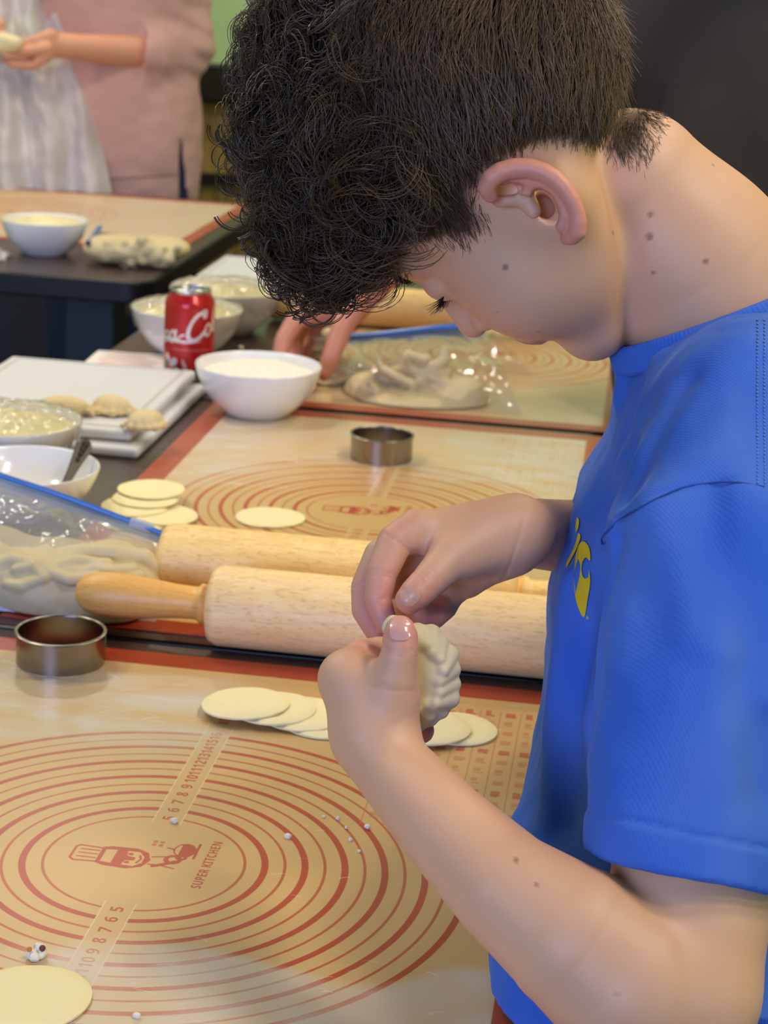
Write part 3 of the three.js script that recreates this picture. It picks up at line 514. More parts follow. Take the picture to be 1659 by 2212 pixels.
// crumbs of cheese filling on the near mat
const crumbMat = std('#f2ead2', 0.7);
function crumb(px, py, s, k, label) {
  const pieces = k > 5 ? [[0, 0, 0], [0.8, 0.1, 0.5], [-0.7, 0, 0.6], [0.2, 0.6, -0.4], [-0.2, 0.1, 1.3], [0.7, 0.2, -0.5]] : [[0, 0, 0], [0.55, 0.05, 0.2]];
  const f = (x, y, z) => { let d = 1; for (const [a, b, c] of pieces) d = smin(d, sph(x, y, z, { x: a * s * 0.7, y: s * 0.45 + b * s * 0.7, z: c * s * 0.7 }, s * 0.62), s * 0.14); return d + 0.16 * s * noise(x / s * 1.5, y / s * 1.5, z / s * 1.5 + k); };
  const g = mesh('cheese_crumb', nets(f, V(-2 * s, -0.4 * s, -2 * s), V(2 * s, 2 * s, 2.2 * s), s * 0.14), crumbMat); g.position.copy(onTable(px, py, MH)); return tag(g, label, 'crumb');
}
crumb(375, 1776, 0.0031, 1, 'white cheese crumb on the inner ring, above the chef print');
crumb(620, 1810, 0.0029, 2, 'white cheese crumb on a thick ring, right of the chef print');
crumb(792, 1789, 0.0026, 3, 'small white crumb on a ring close to the boy\'s forearm');
crumb(293, 2197, 0.0028, 4, 'white crumb at the bottom edge of the near mat');
{ const c = crumb(80, 2066, 0.0052, 7, 'largest crumb of filling, a white cluster with dark specks, left on the near mat');
  const w = c.position.clone(); c.name = 'filling_crumb'; mesh('brown_fleck', new THREE.IcosahedronGeometry(0.0019, 1).translate(0.0036, 0.0072, 0.003), std('#6a3a34', 0.6), c); mesh('orange_fleck', new THREE.IcosahedronGeometry(0.0016, 1).translate(-0.0036, 0.0066, 0.004), std('#c8873e', 0.6), c); }
for (const [x, y, k] of [[700, 1766], [730, 1770], [748, 1790], [757, 1816], [776, 1841]].map((q, i) => [...q, i])) tag(mesh('cheese_crumb', new THREE.IcosahedronGeometry(0.0011 + 0.0003 * (k % 2), 1).translate(0, 0.0008, 0), crumbMat), 'tiny white crumb in the loose trail near the forearm', 'crumb', 'tiny crumbs trailing across the rings').position.copy(onTable(x, y, MH));
tag(mesh('cheese_crumb', new THREE.IcosahedronGeometry(0.004, 1).translate(0, 0.003, 0), crumbMat), 'pale crumb lying near the left edge of the far table', 'crumb').position.copy(onTable(520, 756, 0));

// ---------------------------------------------------------------- dough in zip bags
const doughGrey = std('#d6c292', 0.55), film = phys('#f3f2f0', 0.1, { transmission: 0.9, thickness: 0, ior: 1.42, side: THREE.DoubleSide }), hazyFilm = phys('#f4f3f2', 0.13, { transmission: 0.8, thickness: 0, ior: 1.4, side: THREE.DoubleSide }), clearFilm = phys('#f3f2f0', 0.12, { transmission: 0.95, thickness: 0, ior: 1.4, side: THREE.DoubleSide }), zipBlue = phys('#2f6fc4', 0.25, { clearcoat: 0.5 });
function doughMass(parts, folds, h, k, amp = 0.0018) {
  const all = [...parts.map((q) => q[0]), ...folds.flatMap((q) => q.pts)], [lo, hi] = bounds(all, 0.07);
  lo.y = Math.max(lo.y, TABLE - 0.002);
  const fc = folds.map((q) => [chain(q.pts.map((p) => [p, q.r])), q.k ?? 0.004]);
  return nets((x, y, z) => { let d = 1; for (const [c, rx, ry, rz] of parts) d = smin(d, ell(x, y, z, c.x, c.y, c.z, rx, ry, rz), 0.012); for (const [f, kk] of fc) d = smin(d, f(x, y, z), kk); d += amp * fbm(x * 45, y * 45, z * 45 + k, 3); return smax(d, TABLE + 0.0022 - y, 0.004); }, lo, hi, h);
}
function wave(c, dx, dz, n, R, ph, y = 0.006) { const pts = []; for (let i = 0; i <= n; i++) { const t = i / n; pts.push(c.clone().add(V(dx * (t - 0.5) + R * Math.sin(t * 9 + ph) * 0.4, y * Math.sin(t * 7 + ph), dz * (t - 0.5) + R * Math.cos(t * 8 + ph)))); } return pts; }
// a bag: closed bottom edge on the table, belly over the dough, mouth at the zipper
function zipBag(name, label, B0, B1, Z0b, Z1b, K0, K1, belly, k, dough, slider, skin = film) {
  const g = thing(name, label, 'plastic bag', B0.clone().lerp(B1, 0.5)); const o = g.position;
  const crease = (u, v) => 0.005 * noise(u * 7, v * 5, k) + 0.0035 * noise(u * 17 + v * 6, v * 9, k + 3) + 0.0015 * noise(u * 40, v * 31, k);
  const surf = (A0, A1, s) => (u, v) => { const a = A0.clone().lerp(A1, u), z = Z0b.clone().lerp(Z1b, u), p = a.lerp(z, v); const w = Math.sin(Math.PI * clamp(v)) * (0.35 + 0.65 * Math.sin(Math.PI * clamp(u * 0.94 + 0.03))); p.y += belly * w * (s > 0 ? 0.75 : 0.3); p.addScaledVector(AX, -s * belly * w * (s > 0 ? 0.75 : 0.6)); p.y += crease(u, v) * Math.min(1, 6 * v * (1 - v)) ; p.addScaledVector(AX, crease(v + 3, u) * Math.min(1, 5 * v * (1 - v))); p.y = Math.max(p.y, TABLE + 0.002); return p.sub(o); };
  mesh('film', merge([sheet(surf(B0, B1, 1), 70, 40), sheet(surf(K0, K1, -1), 60, 30)]), skin, g);
  const up = V(0, 1, 0).addScaledVector(AX, -0.2).normalize();
  const zw = slider ? 0.0026 : 0.0048, strip = (dy, r) => tube([0, 0.25, 0.5, 0.75, 1].map((t) => Z0b.clone().lerp(Z1b, t).addScaledVector(up, dy + 0.0012 * Math.sin(t * 7 + k)).sub(o)), r, 40, 6);
  tag(mesh('zipper', strip(0.0045, zw), zipBlue, g), 'blue zipper strip');
  mesh('zipper_band', sheet((u, v) => Z0b.clone().lerp(Z1b, u).addScaledVector(up, 0.003 - v * 0.011).sub(o), 30, 2), phys('#8fb2dc', 0.2, { transmission: 0.5, thickness: 0, side: THREE.DoubleSide }), g);
  if (slider) { const q = Z0b.clone().lerp(Z1b, slider).addScaledVector(up, 0.0045).sub(o), b = box(0.022, 0.009, 0.006, 0, 0, 0, 0.002); b.rotateZ(Math.atan2(Z1b.y - Z0b.y, Z1b.x - Z0b.x)); b.translate(q.x, q.y, q.z); mesh('zipper_slider', b, phys('#dfe6f0', 0.2, { transmission: 0.5, thickness: 0 }), g); }
  tag(mesh('dough', fit(dough, o), doughGrey, g), 'kneaded raw dough inside the bag');
  return g;
}
{ // near left bag, cut off by the frame, leaning back with its zipper raised
  const c = F(-0.49, 1.525, 0.03);
  const q = (px, py, a) => { const o = V(0, EYE, 0), d = at(px, py, 1).sub(o), n = AX; const t = (F(0, a).sub(o).dot(n)) / d.dot(n); return o.addScaledVector(d, t); }; // where a line of sight meets the upright plane across the table at distance a
  const parts = [[F(-0.47, 1.515, 0.018), 0.062, 0.036, 0.055], [F(-0.415, 1.512, 0.016), 0.042, 0.030, 0.05], [F(-0.54, 1.52, 0.02), 0.06, 0.04, 0.055], [F(-0.425, 1.535, 0.03), 0.03, 0.022, 0.03], [F(-0.425, 1.475, 0.004), 0.03, 0.009, 0.014]];
  const fo = (pts, r, k) => ({ pts: pts.map(([x, y, a]) => q(x, y, a)), r, k });
  const folds = [fo([[-20, 1235, 1.485], [30, 1212, 1.485], [75, 1222, 1.48], [120, 1238, 1.478], [180, 1242, 1.482], [230, 1222, 1.49]], 0.0075, 0.003), fo([[15, 1262, 1.47], [50, 1268, 1.465], [95, 1250, 1.468], [75, 1224, 1.475], [35, 1232, 1.475]], 0.005, 0.002),
    fo([[120, 1212, 1.50], [180, 1196, 1.51], [250, 1198, 1.51], [310, 1206, 1.52], [328, 1228, 1.52]], 0.009, 0.003), fo([[205, 1235, 1.485], [245, 1240, 1.48], [285, 1236, 1.49], [308, 1255, 1.495]], 0.0075, 0.002), fo([[200, 1262, 1.47], [250, 1262, 1.47], [300, 1250, 1.485]], 0.006, 0.002),
    fo([[100, 1236, 1.475], [150, 1252, 1.468], [200, 1248, 1.472]], 0.0055, 0.002), fo([[130, 1225, 1.482], [170, 1215, 1.49], [215, 1222, 1.49]], 0.007, 0.002)];
  zipBag('zip_bag', 'near zip bag of dough at the left edge, its blue zipper slanting', F(-0.62, 1.462, 0.002), F(-0.372, 1.482, 0.002), q(-130, 988, 1.60), q(378, 1170, 1.585), F(-0.62, 1.60, 0.002), F(-0.405, 1.585, 0.002), 0.03, 4, doughMass(parts, folds, 0.0022, 2), 0.86, hazyFilm);
  // middle bag on the third mat
  const p2 = [[q(905, 872, 2.375), 0.088, 0.019, 0.05], [q(800, 845, 2.40), 0.035, 0.026, 0.04], [q(990, 850, 2.40), 0.04, 0.026, 0.045], [q(893, 822, 2.41), 0.042, 0.034, 0.032]];
  const f2 = []; for (let i = 0; i < 17; i++) { const cx = rr(845, 945), cy = rr(770, 850), a = 2.39 + rr(-0.012, 0.012); f2.push({ pts: [0, 1, 2, 3, 4].map((t) => q(cx + 34 * Math.cos(t * 0.9 + i) + (t - 2) * 6, cy + 22 * Math.sin(t * 0.9 + i * 2), a - 0.012 + 0.006 * Math.sin(t + i))), r: rr(0.005, 0.008), k: 0.003 }); }
  f2.push({ pts: [q(850, 842, 2.375), q(900, 862, 2.365), q(950, 850, 2.37), q(975, 835, 2.38)], r: 0.008, k: 0.003 });
  zipBag('zip_bag', 'middle zip bag holding a flat dough slab with scraps, below the boy\'s nose', F(-0.36, 2.325, 0.003), F(-0.118, 2.335, 0.003), q(735, 735, 2.62), q(1045, 708, 2.6), F(-0.36, 2.6, 0.003), F(-0.118, 2.58, 0.003), 0.034, 9, doughMass(p2, f2, 0.003, 5), 0, clearFilm);
  // far bag on the separate table
  const p3 = [[q(295, 538, 3.25), 0.085, 0.022, 0.06], [q(240, 538, 3.24), 0.05, 0.024, 0.05], [q(350, 535, 3.25), 0.05, 0.02, 0.05]], f3 = [];
  for (let i = 0; i < 14; i++) { const cx = rr(225, 375), cy = rr(525, 562); f3.push({ pts: [0, 1, 2, 3].map((t) => q(cx + 16 * Math.cos(t * 1.2 + i), cy + 9 * Math.sin(t * 1.1 + i), 3.2 + 0.01 * Math.sin(t))), r: rr(0.006, 0.011), k: 0.004 }); }
  zipBag('zip_bag', 'zip bag of dough lying on the separate table before the woman', F(-0.845, 3.35, 0.003), F(-0.845, 3.17, 0.003), q(216, 497, 3.36), q(190, 532, 3.2), F(-0.87, 3.37, 0.003), F(-0.86, 3.16, 0.003), 0.028, 13, doughMass(p3, f3, 0.005, 8), 0, clearFilm);
  // folded dough under the reaching hand
  const fd = thing('dough_slab', 'folded pale slab of dough pinched by the reaching hand', 'dough', onTable(690, 820, MH)), o = fd.position;
  const fg = nets((x, y, z) => { const p = q(680, 765, 2.52); let d = 1; for (let i = 0; i < 4; i++) d = smin(d, ell(x, y, z, p.x + 0.012 * (i % 2), TABLE + 0.012 + i * 0.0135, p.z, 0.038 - i * 0.002, 0.0085, 0.05), 0.002); return d + 0.002 * noise(x * 60, y * 60, z * 60); }, q(600, 840, 2.45).setY(TABLE), q(790, 700, 2.6).setY(TABLE + 0.1).add(V(0, 0, -0.03)), 0.0028);
  const lo = q(680, 765, 2.52);
  mesh('folded_dough', fit(fg, o), std('#e0cf9c', 0.6), fd);
  const strips = []; for (let i = 0; i < 5; i++) { const c = q(715 + 10 * i, 800 - i * 4, 2.44 + i * 0.012); strips.push([V(c.x, TABLE + 0.008 + 0.005 * (i % 3), c.z), 0.05 - i * 0.004, 0.0055, 0.028]); }
  mesh('dough_scraps', fit(nets((x, y, z) => { let d = 1; for (const [c, a, b, e] of strips) d = Math.min(d, ell(x, y, z, c.x, c.y + 0.004 * Math.sin(x * 90), c.z, a, b, e)); return d + 0.0015 * noise(x * 90, y * 90, z * 90); }, V(strips[0][0].x - 0.06, TABLE, strips[4][0].z - 0.04), V(strips[4][0].x + 0.06, TABLE + 0.04, strips[0][0].z + 0.04), 0.0026), o), std('#b5a283', 0.6), fd);
}

// ---------------------------------------------------------------- people
const skinMat = phys('#ffffff', 0.52, { vertexColors: true, sheen: 0.15, sheenRoughness: 0.5, sheenColor: new THREE.Color('#ffd9c4') });
const SKIN = new THREE.Color('#dca982'), PINK = new THREE.Color('#d98a78'), SCALP = new THREE.Color('#2a1c12'), MOLE = new THREE.Color('#7a4a30');
const lerp3 = (o, c, t) => { o[0] = mix(o[0], c.r, t); o[1] = mix(o[1], c.g, t); o[2] = mix(o[2], c.b, t); };
const inPoly = (x, y, poly) => { let c = false; for (let i = 0, j = poly.length - 1; i < poly.length; j = i++) { const [xi, yi] = poly[i], [xj, yj] = poly[j]; if ((yi > y) !== (yj > y) && x < (xj - xi) * (y - yi) / (yj - yi) + xi) c = !c; } return c; };
const polyDist = (x, y, poly) => { let d = 1e9; for (let i = 0, j = poly.length - 1; i < poly.length; j = i++) { const [ax, ay] = poly[j], [bx, by] = poly[i], t = clamp(((x - ax) * (bx - ax) + (y - ay) * (by - ay)) / ((bx - ax) ** 2 + (by - ay) ** 2 + 1e-9)); d = Math.min(d, Math.hypot(x - ax - t * (bx - ax), y - ay - t * (by - ay))); } return inPoly(x, y, poly) ? -d : d; };
// a head in its own axes: x forward, y up, z to its right; metres of a ten year old's head
function headField(x, y, z, female) {
  const az = Math.abs(z);
  let d = ell(x, y, z, -0.02, 0.03, 0, 0.104, 0.084, 0.073);
  d = smin(d, ell(x, y, z, 0.036, -0.034, 0, 0.053, 0.064, 0.056), 0.03);
  d = smin(d, cap(x, y, az, { x: -0.004, y: -0.05, z: 0.044 }, { x: 0.064, y: -0.1, z: 0.013 }, 0.02, 0.018), 0.03);
  d = smin(d, ell(x, y, z, 0.071, -0.103, 0, 0.019, 0.017, 0.02), 0.02);
  d = smin(d, ell(x, y, az, 0.049, -0.052, 0.033, 0.034, 0.036, 0.031), 0.02);
  d = smin(d, cap(x, y, az, { x: 0.079, y: 0.012, z: 0.006 }, { x: 0.066, y: 0.014, z: 0.042 }, 0.012, 0.010), 0.014);
  d = smax(d, -sph(x, y, az, { x: 0.097, y: -0.008, z: 0.031 }, 0.0145), 0.014);
  d = smin(d, sph(x, y, az, { x: 0.0715, y: -0.0085, z: 0.031 }, 0.0138), 0.003);
  d = smin(d, cap(x, y, az, { x: 0.084, y: 0.002, z: 0 }, { x: 0.1045, y: -0.036, z: 0 }, 0.0075, 0.0095), 0.012);
  d = smin(d, sph(x, y, az, { x: 0.094, y: -0.041, z: 0.0095 }, 0.0078), 0.007);
  d = smax(d, -sph(x, y, az, { x: 0.097, y: -0.0495, z: 0.0055 }, 0.0036), 0.003);
  d = smin(d, ell(x, y, z, 0.086, -0.066, 0, 0.012, 0.014, 0.022), 0.014);
  d = smin(d, cap(x, y, az, { x: 0.096, y: -0.0645, z: 0 }, { x: 0.088, y: -0.068, z: 0.018 }, 0.005, 0.003), 0.005);
  d = smin(d, cap(x, y, az, { x: 0.0935, y: -0.0755, z: 0 }, { x: 0.087, y: -0.0705, z: 0.017 }, 0.0056, 0.003), 0.005);
  d = smax(d, -cap(x, y, az, { x: 0.101, y: -0.0695, z: 0 }, { x: 0.09, y: -0.069, z: 0.02 }, 0.0016, 0.001), 0.002);
  return d;
}

// ---- the boy
const boy = thing('person', 'boy in a blue t-shirt bent over the table, crimping a dumpling in both hands', 'person', V(0.28, 0, -1.12), 0);
const BO = boy.position;
{
  // head axes: seen from the camera the crown points up left, the face down left, turned a little away
  const roll = 116 * D2R, turn = 32 * D2R, nod = -0.05;
  const f2 = V(0, 0, 0).addScaledVector(CR, Math.cos(roll)).addScaledVector(CU, -Math.sin(roll)), u2 = V(0, 0, 0).addScaledVector(CR, Math.cos(roll + 90 * D2R)).addScaledVector(CU, -Math.sin(roll + 90 * D2R));
  const fx = f2.clone().multiplyScalar(Math.cos(turn)).addScaledVector(CB, -Math.sin(turn)).normalize();
  const uy = u2.clone().addScaledVector(CB, 0.02).addScaledVector(fx, -u2.clone().addScaledVector(CB, 0.02).dot(fx)).normalize(), rz = new THREE.Vector3().crossVectors(fx, uy);
  const S = 1.0, HC = at(1055, 323, 1.105);
  const toHead = (x, y, z) => { const a = x - HC.x, b = y - HC.y, c = z - HC.z; return [(a * fx.x + b * fx.y + c * fx.z) / S, (a * uy.x + b * uy.y + c * uy.z) / S, (a * rz.x + b * rz.y + c * rz.z) / S]; };
  const fromHead = (x, y, z) => HC.clone().addScaledVector(fx, x * S).addScaledVector(uy, y * S).addScaledVector(rz, z * S);
  // ear, laid out on the side of the head
  const earD = depthOf(fromHead(-0.02, -0.012, -0.068));
  const E = (px, py, out) => at(1000 + px * 0.1808, 310 + py * 0.1808, earD - out);
  const helix = [[E(330, 600, -0.001), 0.005], [E(290, 520, 0.003), 0.0056], [E(340, 420, 0.006), 0.0057], [E(455, 340, 0.008), 0.0057], [E(612, 297, 0.0095), 0.0056], [E(788, 292, 0.011), 0.0055], [E(952, 336, 0.0125), 0.0053], [E(1095, 418, 0.0135), 0.0051], [E(1213, 534, 0.014), 0.0049], [E(1302, 668, 0.0135), 0.0048], [E(1360, 800, 0.0125), 0.0043], [E(1375, 930, 0.0105), 0.0048], [E(1365, 1050, 0.008), 0.0052], [E(1310, 1110, 0.004), 0.0048], [E(1240, 1130, -0.002), 0.004]];
  const anti = [[E(640, 450, 0.004), 0.0026], [E(800, 455, 0.0065), 0.0032], [E(960, 510, 0.0085), 0.0034], [E(1090, 610, 0.0095), 0.0034], [E(1180, 730, 0.009), 0.0036], [E(1210, 850, 0.0075), 0.0044], [E(1200, 980, 0.005), 0.0046]];
  const crus = [[E(430, 680, -0.007), 0.004], [E(640, 670, -0.0065), 0.004], [E(790, 660, -0.006), 0.004]], tragus = [[E(800, 740, -0.007), 0.005], [E(845, 810, -0.0055), 0.0042]];
  const fHel = chain(helix), fAnti = chain(anti), fCrus = chain(crus), fTrag = chain(tragus);
  const plate = [[E(520, 470, 0.0), 0.004], [E(800, 520, 0.002), 0.005], [E(1040, 640, 0.003), 0.005], [E(1190, 830, 0.003), 0.005], [E(1230, 1000, 0.001), 0.004]];
  const fPlate = chain(plate), carve = [[E(940, 690, 0.016), E(950, 730, -0.02), 0.0064], [E(990, 770, 0.016), E(990, 790, -0.02), 0.006], [E(1050, 860, 0.016), E(1045, 865, -0.010), 0.0048], [E(480, 560, 0.012), E(470, 570, -0.006), 0.0032], [E(570, 535, 0.013), E(570, 545, -0.006), 0.0038], [E(670, 520, 0.013), E(670, 530, 0.002), 0.0026], [E(900, 620, 0.014), E(900, 620, 0.0), 0.0035]];
  const earBox = E(850, 700, 0.003);
  // neck, from the skull down and to the right into the collar
  const nk0 = at(1362, 408, 1.13), nk1 = at(1500, 575, 1.145), nk2 = at(1640, 810, 1.165);
  const fHead = (x, y, z) => {
    const [hx, hy, hz] = toHead(x, y, z);
    let d = headField(hx, hy, hz) * S;
    let n = cap(x, y, z, nk0, nk1, 0.047, 0.0515); n = smin(n, cap(x, y, z, nk1, nk2, 0.0515, 0.066), 0.03);
    d = smin(d, n, 0.009);
    if (Math.abs(x - earBox.x) < 0.055 && Math.abs(y - earBox.y) < 0.055 && Math.abs(z - earBox.z) < 0.06) {
      let e = Math.min(fHel(x, y, z), 1); e = smin(e, fPlate(x, y, z), 0.003); e = smin(e, fAnti(x, y, z), 0.002);
      d = smin(d, e, 0.0035); d = smin(d, fCrus(x, y, z), 0.004);
      for (const [p, q, r] of carve) d = smax(d, -cap(x, y, z, p, q, r, r * 0.8), 0.0025);
      d = smin(d, fTrag(x, y, z), 0.003);
    }
    return d;
  };
  // hairline seen from the side, as a polygon round the haired part of the head
  const hairPoly = [[820, 556], [880, 532], [950, 522], [1008, 528], [1045, 512], [1052, 462], [1030, 410], [1060, 362], [1120, 326], [1200, 300], [1280, 318], [1340, 352], [1392, 352], [1422, 300], [1448, 200], [1500, -200], [400, -400], [300, 600], [700, 700]];
  const haired = (x, y, z) => { const h = toHead(x, y, z); const p = fromHead(h[0], h[1], -Math.abs(h[2])), [px, py] = toPx(p); return polyDist(px, py, hairPoly) - 10 * noise(px * 0.03, py * 0.03, 3); };
  const moles = [[1405, 463, 1.5], [1403, 511, 1.9], [1524, 565, 1.4], [1092, 577, 1.6], [1325, 503, 1.2], [1410, 590, 0.9], [1163, 718, 0.8], [1075, 674, 0.7], [1541, 356, 0.9]].map(([x, y, r]) => [hit(fHead, x, y), r * 0.001]);
  const headColor = (x, y, z, o) => {
    o[0] = SKIN.r; o[1] = SKIN.g; o[2] = SKIN.b;
    const [hx, hy, hz] = toHead(x, y, z);
    const n = fbm(x * 30, y * 30, z * 30, 3); o[0] *= 1 + n * 0.05; o[1] *= 1 + n * 0.09; o[2] *= 1 + n * 0.1;
    lerp3(o, PINK, 0.28 * Math.exp(-(((hx - 0.07) / 0.02) ** 2 + ((hy + 0.045) / 0.025) ** 2 + ((Math.abs(hz) - 0.04) / 0.03) ** 2)));
    if (hx > 0.08 && hy < -0.058 && hy > -0.08 && Math.abs(hz) < 0.022) lerp3(o, new THREE.Color('#c8766a'), 0.6);
    if (fHel(x, y, z) < 0.003 || fAnti(x, y, z) < 0.002) lerp3(o, new THREE.Color('#e0826f'), 0.6); // flushed ear
    const hd = haired(x, y, z); lerp3(o, SCALP, sm(8, -55, hd) * 0.94);
    for (const [m, r] of moles) { const q = Math.hypot(x - m.x, y - m.y, z - m.z); if (q < r * 2) lerp3(o, MOLE, 0.75 * sm(r * 1.6, r * 0.6, q)); }
  };
  const [hlo, hhi] = bounds([HC, nk0, nk2, fromHead(0.11, 0, 0)], 0.125);
  const headGeo = nets(fHead, hlo, hhi, 0.0016, headColor);

  // ---- arms and hands: joints with radii, seen at (px, py) and a distance
  const J = (px, py, d, r) => [at(px, py, d), r];
  const shoulderL = J(1640, 1010, 1.03, 0.05), elbowL = J(1462, 2135, 0.945, 0.0405), elbowL2 = J(1360, 2120, 0.935, 0.042);
  const armL = chain([shoulderL, J(1540, 1600, 0.985, 0.043), elbowL]);
  const foreL = chain([elbowL, elbowL2, J(1245, 2030, 0.935, 0.0365), J(1095, 1918, 0.95, 0.0288), J(960, 1785, 0.975, 0.0243), J(855, 1668, 1.005, 0.0213), J(806, 1590, 1.018, 0.0203)]);
  const palmL = [chain([J(806, 1590, 1.018, 0.0203), J(775, 1485, 1.02, 0.0185)]), chain([J(812, 1570, 1.02, 0.019), J(845, 1505, 1.012, 0.0145)]), chain([J(742, 1462, 1.022, 0.0122), J(785, 1500, 1.02, 0.014)]), chain([J(830, 1560, 1.03, 0.016), J(862, 1545, 1.038, 0.0105)])];
  const fingersL = [
    chain([J(742, 1458, 1.022, 0.0112), J(775, 1420, 1.035, 0.0096), J(822, 1408, 1.053, 0.0086), J(868, 1420, 1.062, 0.0078)]),
    chain([J(752, 1480, 1.032, 0.0112), J(795, 1448, 1.055, 0.0096), J(850, 1446, 1.075, 0.0086), J(905, 1462, 1.07, 0.0078)]),
    chain([J(772, 1520, 1.038, 0.0108), J(820, 1500, 1.06, 0.0092), J(870, 1508, 1.078, 0.0082), J(915, 1530, 1.068, 0.0075)]),
    chain([J(800, 1550, 1.038, 0.0098), J(850, 1560, 1.056, 0.0086), J(885, 1575, 1.062, 0.0078), J(910, 1578, 1.055, 0.0074)]),
    chain([J(842, 1520, 1.012, 0.0135), J(853, 1462, 1.004, 0.0117), J(863, 1408, 1.0, 0.0098), J(865, 1376, 1.001, 0.0094), J(864, 1362, 1.003, 0.0082)])];
  // skin folds across the finger joints: [place, direction of the bone, depth, spacing]
  const foldAt = (px, py, d, qx, qy, dep, n = 1, reach = 0.014) => { const c = at(px, py, d), dir = at(qx, qy, d).sub(c).normalize(); return [c, dir, dep, n, reach]; };
  const creaseOf = (list) => (x, y, z) => { let k = 0; for (const [c, dir, dep, n, reach] of list) { const dx = x - c.x, dy = y - c.y, dz = z - c.z, r2 = dx * dx + dy * dy + dz * dz; if (r2 > reach * reach * 1.7) continue; const s = dx * dir.x + dy * dir.y + dz * dir.z; for (let i = 0; i < n; i++) { const o = s - (i - (n - 1) / 2) * 0.0026 - 0.0005 * noise(x * 300, y * 300, z * 300); k += dep * Math.exp(-((o / 0.0009) ** 2)) * Math.exp(-r2 / (reach * reach)); } } return k; };
  const creaseL = creaseOf([foldAt(862, 1410, 0.992, 864, 1380, 0.0007, 2), foldAt(850, 1490, 0.995, 855, 1450, 0.0004, 1, 0.016), foldAt(800, 1590, 1.0, 830, 1650, 0.00035, 1, 0.024)]);
  const creaseR = creaseOf([foldAt(930, 1250, 1.066, 895, 1285, 0.0008, 4), foldAt(826, 1240, 1.084, 818, 1290, 0.0008, 2, 0.012), foldAt(818, 1296, 1.08, 830, 1340, 0.0006, 1, 0.011), foldAt(790, 1268, 1.1, 788, 1320, 0.0006, 1, 0.012), foldAt(870, 1180, 1.092, 845, 1215, 0.0008, 1, 0.014), foldAt(1108, 1195, 1.11, 1060, 1180, 0.0009, 1, 0.018)]);
  const fArmL = (x, y, z) => { let d = smin(armL(x, y, z), foreL(x, y, z), 0.007); for (const f of palmL) d = smin(d, f(x, y, z), 0.012); for (let i = 0; i < 5; i++) d = smin(d, fingersL[i](x, y, z), i === 4 ? 0.007 : 0.004); return d < 0.01 ? d + creaseL(x, y, z) : d; };
  const elbowR = J(1490, 1215, 1.44, 0.036);
  const armR = chain([J(1640, 900, 1.38, 0.045), elbowR]);
  const foreR = chain([elbowR, J(1340, 1180, 1.335, 0.030), J(1235, 1160, 1.24, 0.0243), J(1112, 1148, 1.135, 0.0203)]);
  const palmR = [chain([J(1112, 1148, 1.125, 0.02), J(1010, 1152, 1.118, 0.0185), J(925, 1150, 1.112, 0.0135)]), chain([J(1085, 1180, 1.128, 0.017), J(1005, 1245, 1.135, 0.0135), J(965, 1280, 1.14, 0.009)]), chain([J(1075, 1165, 1.118, 0.017), J(985, 1205, 1.098, 0.0135)])];
  const fingersR = [
    chain([J(900, 1146, 1.108, 0.0128), J(853, 1170, 1.10, 0.0105), J(824, 1240, 1.092, 0.0092), J(816, 1296, 1.088, 0.0078), J(834, 1345, 1.086, 0.0066)]),
    chain([J(900, 1155, 1.122, 0.0118), J(822, 1200, 1.118, 0.0100), J(790, 1268, 1.110, 0.0088), J(788, 1318, 1.104, 0.0078), J(815, 1370, 1.098, 0.0064)]),
    chain([J(940, 1180, 1.14, 0.0112), J(862, 1232, 1.14, 0.0095), J(852, 1310, 1.135, 0.0085), J(890, 1332, 1.122, 0.008)]),
    chain([J(985, 1235, 1.142, 0.0105), J(958, 1308, 1.135, 0.0088), J(935, 1330, 1.122, 0.0082), J(905, 1328, 1.112, 0.0075)]),
    chain([J(1020, 1185, 1.108, 0.0155), J(969, 1210, 1.092, 0.0122), J(924, 1258, 1.078, 0.0102), J(897, 1285, 1.072, 0.0095), J(884, 1296, 1.071, 0.0082)])];
  const fArmR = (x, y, z) => { let d = smin(armR(x, y, z), foreR(x, y, z), 0.02); for (const f of palmR) d = smin(d, f(x, y, z), 0.014); for (let i = 0; i < 5; i++) d = smin(d, fingersR[i](x, y, z), i === 4 ? 0.007 : 0.0035); return d < 0.01 ? d + creaseR(x, y, z) : d; };
  const tipsOf = [at(834, 1345, 1.086), at(815, 1370, 1.098), at(884, 1296, 1.071), at(864, 1350, 1.0), at(905, 1578, 1.055), at(920, 1325, 1.112)];
  const knucklesOf = [at(785, 1410, 1.03), at(850, 1140, 1.095), at(820, 1250, 1.085), at(790, 1268, 1.1)];
  const armMoles = [[1114, 1858, 1.3], [1158, 1910, 0.7], [1333, 2148, 0.9], [1420, 2018, 0.6]].map(([x, y, r]) => [hit(fArmL, x, y), r * 0.001]);
  const armColor = (x, y, z, o) => {
    const n = fbm(x * 26, y * 26, z * 26, 3); o[0] = SKIN.r * (1 + n * 0.06); o[1] = SKIN.g * (1 + n * 0.12); o[2] = SKIN.b * (1 + n * 0.14);
    for (const p of tipsOf) { const q = Math.hypot(x - p.x, y - p.y, z - p.z); if (q < 0.03) lerp3(o, PINK, 0.7 * sm(0.028, 0.006, q)); }
    for (const p of knucklesOf) { const q = Math.hypot(x - p.x, y - p.y, z - p.z); if (q < 0.03) lerp3(o, PINK, 0.45 * sm(0.025, 0.004, q)); }
    for (const [m, r] of armMoles) { const q = Math.hypot(x - m.x, y - m.y, z - m.z); if (q < r * 2) lerp3(o, MOLE, 0.7 * sm(r * 1.6, r * 0.6, q)); }
  };
  const [alo, ahi] = bounds([shoulderL[0], elbowL[0], elbowL2[0], at(740, 1400, 1.03), at(700, 1450, 1.1), at(864, 1340, 1.0), at(1095, 1918, 0.95)], 0.055);
